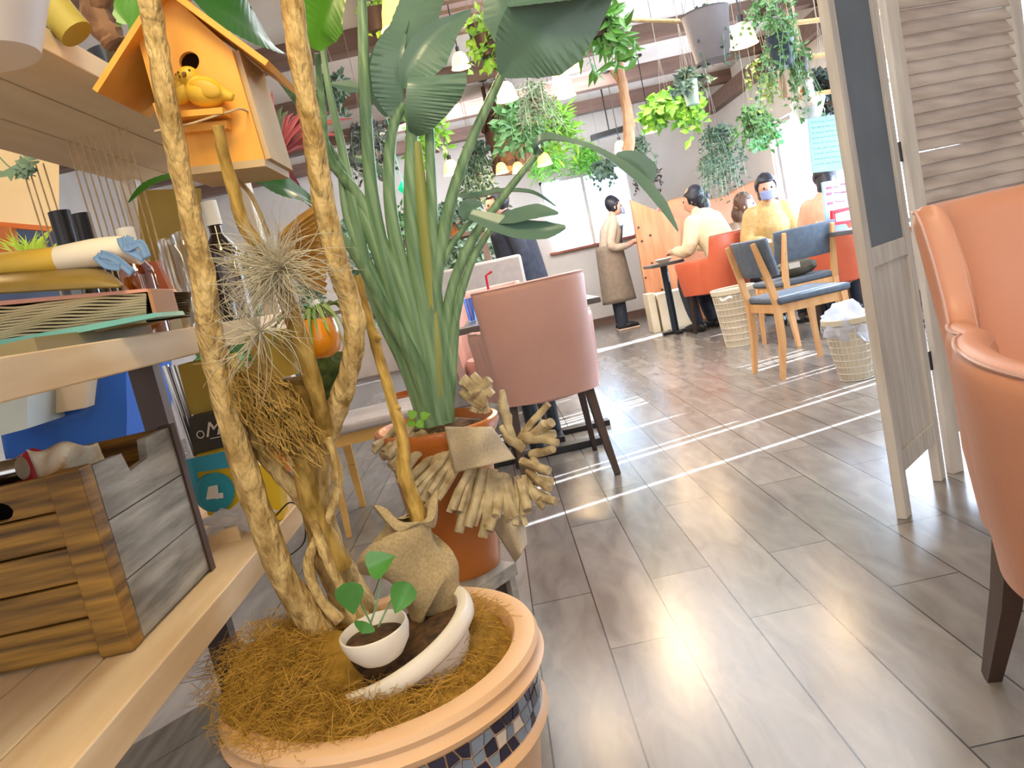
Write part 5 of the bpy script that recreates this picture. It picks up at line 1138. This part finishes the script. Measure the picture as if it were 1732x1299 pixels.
# plants standing low at mid-left: shelf of greenery behind the stalks
gsf = thing('plant_shelf', 'brown wooden plant shelf unit behind the tall stalks', 'shelf', (-.75, 6.6, 0))
for z in (.45, .95, 1.35): b = B(); b.box(-1.75, .05, 6.45, 6.8, z - .03, z); b.build('shelf_board', BEAM, gsf, smooth=False)
for x in (-1.73, -.85, .03):
    b = B(); b.box(x - .025, x + .025, 6.45, 6.8, 0, 1.4); b.build('upright', BEAM, gsf, smooth=False)
rg = random.Random(77)
names = ['bushy dark green potted plant', 'pale spotted leafy potted plant', 'upright mid green potted plant', 'small round leaved potted plant', 'trailing silvery potted plant']
ii = 0
for (z, zz) in ((1.35, 'top board'), (.95, 'middle board'), (.45, 'lowest board')):
    for kx, x in enumerate((-1.5, -1.12, -.62, -.2)):
        t = thing('potted_plant', '%s, %s from the left on the shelf unit\'s %s' % (names[ii % 5], ('first', 'second', 'third', 'fourth')[kx], zz), 'plant', (x, 6.6, z + .001), 'potted plants on the plant shelf')
        b = B(); b.lathe([(0, 0), (.06, 0), (.08, .13), (.07, .13), (.065, .11), (0, .11)], (x, 6.6, z + .001), 20); b.build('plant_pot', (TERRA, WHITE, GP)[ii % 3], t)
        foliage((x, 6.6, z + .14), 22, .15, .10, .07, .04, 100 + ii, .16, 12).build('foliage', [(DGRN, mat('grey mint leaf', '7E9A84', '8EAA92', 6, .5), MGRN)[ii % 3], STEM], t, smooth=False); ii += 1
# brown crate chest + far shelf on the left of the back wall
t = thing('wall_planter', 'large leafy potted tree standing against the back wall left of the dark coat', 'plant', (-.25, 9.6, 0))
b = B(); b.lathe([(0, 0), (.16, 0), (.22, .38), (.2, .38), (.19, .34), (0, .34)], (-.25, 9.6, 0), 24); b.build('plant_pot', BEAM, t)
b = B(); b.tube([(-.25, 9.6, .3), (-.22, 9.6, 1.1), (-.28, 9.6, 1.7)], .025, 8, rough=.2); b.build('trunk', BARKC, t)
foliage((-.27, 9.6, 1.55), 60, .55, .7, .12, .07, 200, .35, 18).build('foliage', [mat('grey mint leaf', ''), STEM], t, smooth=False)
for (x, Y, h, lb, sd, m) in ((-2.3, 6.0, 1.5, 'tall dim leafy plant at the far left behind the bottles', 300, DGRN), (-1.6, 5.0, 1.15, 'mid green leafy floor plant behind the birdhouse post', 301, MGRN), (-.72, 5.4, 1.1, 'leafy floor plant with pink flecked leaves behind the wooden chair', 302, mat('grey mint leaf', ''))):
    t = thing('floor_plant', lb, 'plant', (x, Y, 0)); b = B(); b.lathe([(0, 0), (.12, 0), (.16, .28), (.14, .28), (.13, .24), (0, .24)], (x, Y, 0), 24); b.build('plant_pot', TERRA, t)
    b = B(); b.tube([(x, Y, .2), (x + .03, Y, h * .6), (x, Y, h)], .014, 8, rough=.2); b.build('trunk', BARKC, t)
    foliage((x, Y, h), 44, .36, .55, .10, .055, sd, .25, 16).build('foliage', [m, STEM], t, smooth=False)
# red cordyline
b = B(); rg = random.Random(9); c = P(470, 268, 1.9); c2 = Vector((c.x, 1.9, 1.376))
for i in range(30):
    d = Vector((rg.gauss(.35, .6), rg.gauss(0, .4), rg.gauss(.35, .5))).normalized(); l = rg.uniform(.12, .22); b.m = rg.choice((0, 0, 1, 2))
    b.leaf([c, c + d * l * .4 + Vector((0, 0, .012)), c + d * l * .75 + Vector((0, 0, .008)), c + d * l + Vector((0, 0, -.012))], [.003, .007, .006, .0005], (0, -1, .4), .35, seg=2)
cd = thing('cordyline', 'spiky plant with pink and dark red leaves between the birdhouse and the right trunk', 'plant', c)
b.build('spiky_leaves', [RLEAF, mat('wine leaf', '7A3040', '94485A', 6, .45), mat('grey green spike', '5E7258', '708468', 6, .5)], cd)
b = B(); b.lathe([(0, -.05), (.015, -.05), (.022, -.005), (.02, -.005), (0, -.01)], c, 20); b.tube([c, (c.x, c.y + .04, 1.345)], .003, 5); b.build('plant_pot', TERRA, cd)
# jar + bottle ornaments by the window
q = P(1362, 150, 4.5); b = B(); b.lathe([(0, -.10), (.035, -.10), (.045, -.06), (.045, .04), (.03, .06), (.03, .08), (0, .08)], q, 24); b.tube([q + Vector((0, 0, .08)), (q.x, q.y, 2.785)], .002, 4)
b.build('patterned_jar', mat('patterned jar', 'E8ECE6', 'D08A4A', 22, .3, lo=.5, hi=.6), label='white jar with orange pattern hanging left of the folding screen', cat='jar')
b = B(); b.tube(cr([P(1318, 115, 4.5), P(1322, 135, 4.5), P(1328, 165, 4.5)], 4), rsm([.012, .02, .014], 4), 10); b.tube([P(1318, 116, 4.5), (P(1318, 116, 4.5).x, 4.5, 2.785)], .002, 4)
b.build('hanging_wood', mat('bare branch', ''), label='small slim brown wooden piece hanging under the dark blue pot', cat='ornament')
b = B(); q = P(1368, 186, 4.6); b.lathe([(0, -.05), (.06, -.05), (.10, .05), (.09, .06), (0, .06)], q, 20); b.tube([q + Vector((0, 0, .06)), (q.x, q.y, 2.785)], .002, 4); b.build('white_bowl_ornament', mat('blank white glaze', 'E8F2F4', None, 4, .4), label='glowing white hanging bowl at the top of the bright side window', cat='bowl')
# signs in the window
sg = thing('window_sign', 'pale teal notice sheet hung in the side window, left of the folding screen', 'sign', P(1400, 240, 5.0))
b = B(); face(b, [(1368, 200), (1424, 192), (1434, 286), (1376, 292)], 4.9, .004); b.build('sheet', TEALP, sg, smooth=False)
b = B(); rg = random.Random(4)
for k in range(9):
    y = 206 + k * 9; x = 1374 + k * .8
    while x < 1424 + k: w_ = rg.uniform(2, 6); face(b, [(x, y - (x - 1374) * .13), (x + w_, y - .1 - (x - 1374) * .13), (x + w_, y + 1.2 - (x - 1374) * .13), (x, y + 1.3 - (x - 1374) * .13)], 4.893, .002); x += w_ + rg.uniform(2, 5)
b.build('faint_writing', mat('faint teal ink', '98CCC5', None, 4, .7), sg, smooth=False)
b = B()
for x, y in ((1370, 200), (1422, 193)): q = P(x, y, 4.9); b.tube([q, (q.x, q.y, 2.785)], .0015, 4)
b.build('sign_string', TWINE, sg)
mn = thing('menu_stand', 'standing menu card with red pictures on the grey tabletop at the right', 'menu', P(1422, 392, 5.7))
b = B(); face(b, [(1392, 308), (1440, 300), (1450, 388), (1400, 394)], 5.72, .012); b.build('card', mat('menu card', 'A9C6DE', 'B4D0E6', 4, .6), mn, smooth=False)
b = B()
for (x, y, w_, h) in ((1400, 316, 7, 4), (1424, 310, 8, 3), (1400, 326, 7, 4), (1402, 342, 7, 4), (1412, 325, 20, 1), (1411, 316, 8, 1), (1414, 340, 16, 1), (1424, 324, 9, 2)): face(b, [(x, y), (x + w_, y - 1), (x + w_, y + h - 1), (x, y + h)], 5.715, .002)
b.build('menu_pictures', mat('muted red print', 'B86A80', None, 4, .6), mn, smooth=False)
b = B(); face(b, [(1408, 356), (1446, 348), (1447, 353), (1411, 362)], 5.62, .02); face(b, [(1408, 356), (1412, 356), (1415, 380), (1409, 380)], 5.62, .02); face(b, [(1410, 376), (1446, 371), (1447, 376), (1412, 381)], 5.62, .02)
b.build('red_caddy', RED, smooth=False, label='red framed napkin caddy in front of the menu card', cat='caddy')
b = B(); face(b, [(1412, 363), (1444, 356), (1446, 371), (1414, 376)], 5.63, .03); b.build('napkin_stack', mat('pale blue napkins', 'B8E0EA'), smooth=False, label='pale blue napkins held in the red caddy', cat='napkins')
for (x, y, h, m, lb) in ((1374, 388, .07, mat('amber sauce', 'E09A28', None, 4, .3), 'small amber sauce jar on the grey tabletop, left of the menu card'), (1385, 384, .09, GLASS, 'small clear glass between the amber jar and the menu card')):
    q = P(x, y, 5.8); b = B(); b.lathe([(0, 0), (.03, 0), (.033, h * .8), (.022, h), (0, h)], (q.x, 5.8, .737), 18); b.build('condiment_jar', m, label=lb, cat='jar')
for (x, Y, lb, m) in ((1.74, 7.70, 'white plate on the small dark table beside the knotty partition', WHITE), (2.62, 6.5, 'orange plate on the dark table between the diners', ORANGE)):
    b = B(); b.lathe([(0, .0), (.05, 0), (.09, .035), (.085, .038), (0, .012)], (x, Y, .722), 24); b.build('dish', m, label=lb, cat='dish')

# ================= PEOPLE =================
def person(label, loc): return thing('person', label, 'person', loc)
def limb(b, pts, rad, n=14): b.tube(cr(pts, 4), rsm(rad, 4), n); b.ball(pts[0], rad[0] * .99, n=8); b.ball(pts[-1], rad[-1] * .99, n=8)
def hand(b, w_, d, s=1.0, curl=.3, side=1):
    """palm at wrist w_, pointing along d; five separate fingers"""
    w_ = Vector(w_); d = Vector(d).normalized(); u = d.cross(Vector((0, 0, 1))).normalized(); nn = u.cross(d)
    b.ball(w_ + d * .045 * s, .038 * s, (.9, .9, .9), 8)
    b.tube([w_, w_ + d * .05 * s, w_ + d * .085 * s], [.024 * s, .034 * s, .036 * s], 10, flat=.6)
    for i, L in enumerate((.062, .072, .068, .052)):
        o = u * (i - 1.5) * .0195 * s; p = w_ + d * .082 * s + o
        b.tube([p, p + d * L * .5 * s - nn * curl * .02 * s + o * .1, p + d * L * .85 * s - nn * curl * .05 * s + o * .15], [.0105 * s, .010 * s, .0085 * s], 8)
    b.tube([w_ + d * .03 * s - u * side * .028 * s, w_ + d * .055 * s - u * side * .052 * s, w_ + d * .08 * s - u * side * .058 * s - nn * .01], [.013 * s, .011 * s, .009 * s], 8)
def head(t, b, c, fwd, r=.098, hairm=HAIR, hairlen=.0, mask=None, bun=None):
    """adds skull to body b, and face, ears, hair children to t"""
    c = Vector(c); f = Vector(fwd).normalized(); up = Vector((0, 0, 1)); s = f.cross(up).normalized(); R = Matrix((s, f, up)).transposed()
    def L(x, y, z): return c + (R @ Vector((x, y, z))) * (r / .098)
    b.ball(c, r, (.80, .92, 1.08), 16, R=R); b.ball(L(0, .035, -.045), .062 * r / .098, (.85, .9, 1.0), 10)
    b.ball(L(0, .095, -.012), .014, (.8, 1, 1.2), 6)
    for e in (-1, 1): b.ball(L(e * .082, 0, -.012), .02, (.4, .8, 1.3), 6)
    for e in (-1, 1):
        q = B(); q.ball(L(e * .032, .083, .008), .0095, n=6); q.build('eye', mat('eye', '2A2020', None, 4, .3), t)
    if mask:
        q = B(); q.grid(lambda u, v: L(.072 * math.sin((u - .5) * 2.4), .045 + .064 * math.cos((u - .5) * 2.4) + .006, -.085 + .075 * v), 14, 6); q.build('face_mask', mask, t, thick=.003)
    else:
        q = B(); q.tube([L(-.02, .090, -.052), L(0, .095, -.054), L(.02, .090, -.052)], .0045, 6); q.build('mouth', mat('lips', 'B0605A', None, 4, .5), t)
    q = B(); q.ball(L(0, -.014, .018), r * 1.05, (.86, .95, 1.06), 18, .10, 3, R=R)
    if hairlen: 
        q.tube(cr([L(0, -.055, -.02), L(0, -.085, -.09), L(0, -.075, -.10 - hairlen)], 4), rsm([.07, .066, .028], 4), 14, flat=1.25, rough=.15)
    if bun: q.ball(L(*bun), .035, n=8)
    # keep the face clear: trim hair in front of the hairline
    keep = []
    for fi, fc_ in enumerate(q.f):
        m_ = sum((q.v[i] for i in fc_), Vector()) / len(fc_); l = R.transposed() @ (m_ - c) / (r / .098)
        if not (l.y > .035 and l.z < .048 and abs(l.x) < .075): keep.append(fi)
    q.f = [q.f[i] for i in keep]; q.mi = [q.mi[i] for i in keep]; q.build('hair', hairm, t, thick=.006)
# --- waitress ---
Yw = 9.25; wx = PZ(1052, 553, 0).x * Yw / PZ(1052, 553, 0).y; wp = Vector((wx + .02, Yw, 0))
t = person('waitress in taupe apron and beige shirt standing by the back window, hands held forward', wp)
def W(x, y, z): return wp + Vector((x, y, z))      # x = facing direction (to the right)
b = B()
limb(b, [W(-.02, 0, .80), W(.02, 0, 1.0), W(.07, 0, 1.16), W(.10, 0, 1.27)], [.125, .11, .12, .08]); limb(b, [W(.10, 0, 1.26), W(.13, 0, 1.36), W(.15, 0, 1.41)], [.05, .046, .048])
for s in (-1, 1):
    limb(b, [W(0, s * .06, .84), W(.01, s * .075, .46), W(-.01, s * .08, .08)], [.072, .055, .04])
    limb(b, [W(-.02, s * .075, .05), W(.08, s * .08, .035), W(.14, s * .085, .03)], [.04, .035, .026])
    limb(b, [W(.09, s * .13, 1.23), W(.02, s * .17, 1.0), W(.20, s * .12, .97), W(.29, s * .09, 1.0)], [.048, .04, .033, .025]); hand(b, W(.29, s * .09, 1.0), (1, -s * .2, .05), 1, .5, s)
head(t, b, W(.17, 0, 1.455), (1, -.15, -.25), .096, HAIR, 0, MASKM)
b.build('body', SKIN, t, remesh=.009)
b = B(); limb(b, [W(-.015, 0, .86), W(.02, 0, 1.0), W(.07, 0, 1.17), W(.10, 0, 1.275), W(.12, 0, 1.32)], [.138, .125, .135, .09, .058], 20)
for s in (-1, 1): limb(b, [W(.09, s * .125, 1.235), W(.02, s * .17, 1.0), W(.19, s * .125, .97)], [.058, .05, .042])
b.build('shirt', SHIRT, t, remesh=.012)
b = B(); b.grid(lambda u, v: W(.012 + (.155 + .045 * v) * math.cos(2 * PI * u) * (1.02 + .03 * math.sin(16 * PI * u) * v), (.135 + .05 * v) * math.sin(2 * PI * u) * (1.05), 1.02 - .68 * v), 40, 12); b.build('apron', APRON, t, thick=.006)
b = B(); b.grid(lambda u, v: W(.155 + .055 * v, (u - .5) * .2, 1.0 + .22 * v), 8, 4); b.build('apron_bib', mat('dark vest', '4A4A52', '55555E', 8, .8), t, thick=.008)
b = B()
for s in (-1, 1): limb(b, [W(-.02, s * .065, .80), W(.0, s * .075, .46), W(-.01, s * .08, .07)], [.09, .074, .062])
b.build('trousers', NAVYC, t, remesh=.012)
for s in (-1, 1):
    b = B(); limb(b, [W(-.04, s * .078, .045), W(.07, s * .082, .045), W(.15, s * .086, .036)], [.046, .044, .03]); b.build('shoe', BLACK, t)
    b = B(); b.box(wp.x - .08, wp.x + .18, wp.y + s * .082 - .045, wp.y + s * .082 + .045, 0, .022); b.build('shoe_sole', mat('beige sole', 'C8B09A'), t, bevel=.008)
# --- seated people ---
def seated(label, hp, face_dir, hunch=.12, top=CREAMK, bottom=NAVYC, hairm=HAIR, hairlen=.12, mask=None, headfwd=None, bun=None, seat=.46, arms=.5, fleece=0.0, lean=None):
    f = Vector(face_dir).normalized(); base = Vector((hp.x, hp.y, 0)) - f * (hunch + .055); seat = hp.z - .74; s = f.cross(Vector((0, 0, 1))); t = person(label, (base.x, base.y, 0))
    def L(x, y, z): return base + s * x + f * y + Vector((0, 0, z))
    b = B(); h = hunch
    limb(b, [L(0, 0, seat + .08), L(0, .02, seat + .26), L(0, h * .6, seat + .44), L(0, h, seat + .56)], [.145, .125, .14, .085]); limb(b, [L(0, h, seat + .54), L(0, h + .03, seat + .62), L(0, h + .045, seat + .66)], [.055, .05, .05])
    for e in (-1, 1):
        limb(b, [L(e * .09, 0, seat + .07), L(e * .10, .22, seat + .06), L(e * .10, .42, seat + .02)], [.095, .08, .062]); limb(b, [L(e * .10, .42, seat + .02), L(e * .10, .40, .25), L(e * .10, .36, .07)], [.06, .052, .038]); limb(b, [L(e * .10, .34, .04), L(e * .10, .5, .03)], [.04, .03])
        limb(b, [L(e * .16, h * .9, seat + .52), L(e * .22, h * .9 + .03, seat + .30), L(e * .14, h + .26, seat + .30)], [.052, .045, .032]); hand(b, L(e * .14, h + .26, seat + .30), f - s * e * .2, 1, .6, e)
    head(t, b, L(0, h + .055, seat + .74), headfwd or f, .10, hairm, hairlen, mask, bun)
    b.build('body', SKIN, t, remesh=.010)
    b = B(); g = 1 + fleece
    limb(b, [L(0, -.005, seat + .05), L(0, .01, seat + .26), L(0, h * .6, seat + .45), L(0, h, seat + .58), L(0, h + .02, seat + .62)], [.17 * g, .155 * g, .165 * g, .115, .065], 20)
    for e in (-1, 1): limb(b, [L(e * .14, h * .85, seat + .52), L(e * .22, h * .9 + .03, seat + .30), L(e * .15, h + .23, seat + .30)], [.085 * g, .068 * g, .048])
    b.build('sweater', top, t, remesh=.012)
    b = B()
    for e in (-1, 1): limb(b, [L(e * .09, 0, seat + .07), L(e * .10, .22, seat + .06), L(e * .10, .43, seat + .02), L(e * .10, .41, .25), L(e * .10, .37, .10)], [.115, .098, .08, .07, .055])
    b.build('trousers', bottom, t, remesh=.012)
    for e in (-1, 1): b = B(); limb(b, [L(e * .10, .32, .045), L(e * .10, .44, .045), L(e * .10, .53, .035)], [.044, .044, .03]); b.build('shoe', BLACK, t)
    return t
seated('person in a cream knit sweater with a dark ponytail, seated on the orange tub chair', P(1172, 338, 7.35), (-.5, .85, 0), .19, CREAMK, NAVYC, HAIR, .14, None, (-.9, .45, -.15), (.02, -.115, -.01))
seated('brown haired person at the table with head turned, left of the masked diner', P(1261, 347, 7.75), (.35, -1, 0), .10, mat('brown knit', '7A6450', '8A7460', 20, .9), NAVYC, HAIRB, .16, None, (1, -.6, -.1))
seated('person with black hair, pale blue mask and mustard tan fleece facing the camera', P(1296, 318, 6.85), (-.2, -1, 0), .10, TAN, NAVYC, HAIR, .05, MASKM, (-.2, -1, -.15), None, .52, .5, .10)
seated('person with dark hair in a peach top, seen from behind beside the menu card', P(1396, 300, 6.15), (.5, 1, 0), .10, mat('peach knit', 'D8A88C', 'E2B49A', 20, .9), NAVYC, HAIR, .12)
# --- standing man in dark coat ---
mp_ = Vector((PZ(890, 560, 0).x * 0 + .03, 7.0, 0)); q_ = P(884, 470, 7.0); mp_.x = q_.x
t = person('person in a long dark navy coat standing behind the small broad leaves, facing left', mp_)
def M(x, y, z): return mp_ + Vector((x, y, z))
b = B(); limb(b, [M(0, 0, .85), M(0, 0, 1.1), M(-.02, 0, 1.3), M(-.03, 0, 1.40)], [.15, .14, .15, .09]); limb(b, [M(-.03, 0, 1.38), M(-.05, 0, 1.46), M(-.055, 0, 1.50)], [.06, .055, .055])
for s in (-1, 1):
    limb(b, [M(0, s * .09, .9), M(0, s * .09, .48), M(.01, s * .09, .08)], [.095, .065, .045]); limb(b, [M(.02, s * .09, .05), M(-.08, s * .09, .04), M(-.15, s * .09, .03)], [.045, .04, .028])
    limb(b, [M(-.02, s * .17, 1.34), M(.03, s * .23, 1.08), M(-.04, s * .22, .86)], [.055, .048, .034]); hand(b, M(-.04, s * .22, .86), (-.2, 0, -1), 1, .3, s)
head(t, b, M(-.09, 0, 1.565), (-1, -.3, -.1), .105, HAIR); b.build('body', SKIN, t, remesh=.009)
b = B(); limb(b, [M(.02, 0, .55), M(.01, 0, .85), M(0, 0, 1.12), M(-.02, 0, 1.32), M(-.03, 0, 1.43)], [.25, .22, .20, .19, .085], 22)
for s in (-1, 1): limb(b, [M(-.02, s * .15, 1.35), M(.03, s * .235, 1.08), M(-.03, s * .225, .90)], [.085, .07, .055])
b.build('coat', NAVYC, t, remesh=.012)
b = B()
for s in (-1, 1): limb(b, [M(0, s * .09, .88), M(0, s * .09, .48), M(.01, s * .09, .08)], [.11, .085, .07])
b.build('trousers', BLACK if False else mat('charcoal cloth', '2C2C30', '38383C', 20, .85), t, remesh=.012)
for s in (-1, 1): b = B(); limb(b, [M(.05, s * .09, .045), M(-.08, s * .09, .045), M(-.17, s * .09, .035)], [.046, .046, .03]); b.build('shoe', BLACK, t)

b = B(); q = P(682, 318, 6.2); b.lathe([(0, -.06), (.045, 0), (0, .06)], q, 4); b.tube([q + Vector((0, 0, .06)), (q.x, q.y, 2.785)], .002, 4)
b.build('green_indicator', mat('green glow', '18C890', None, 4, .4, emit='18D890', es=.8), smooth=False, label='small glowing green ornament hanging among the tall stalks', cat='ornament')
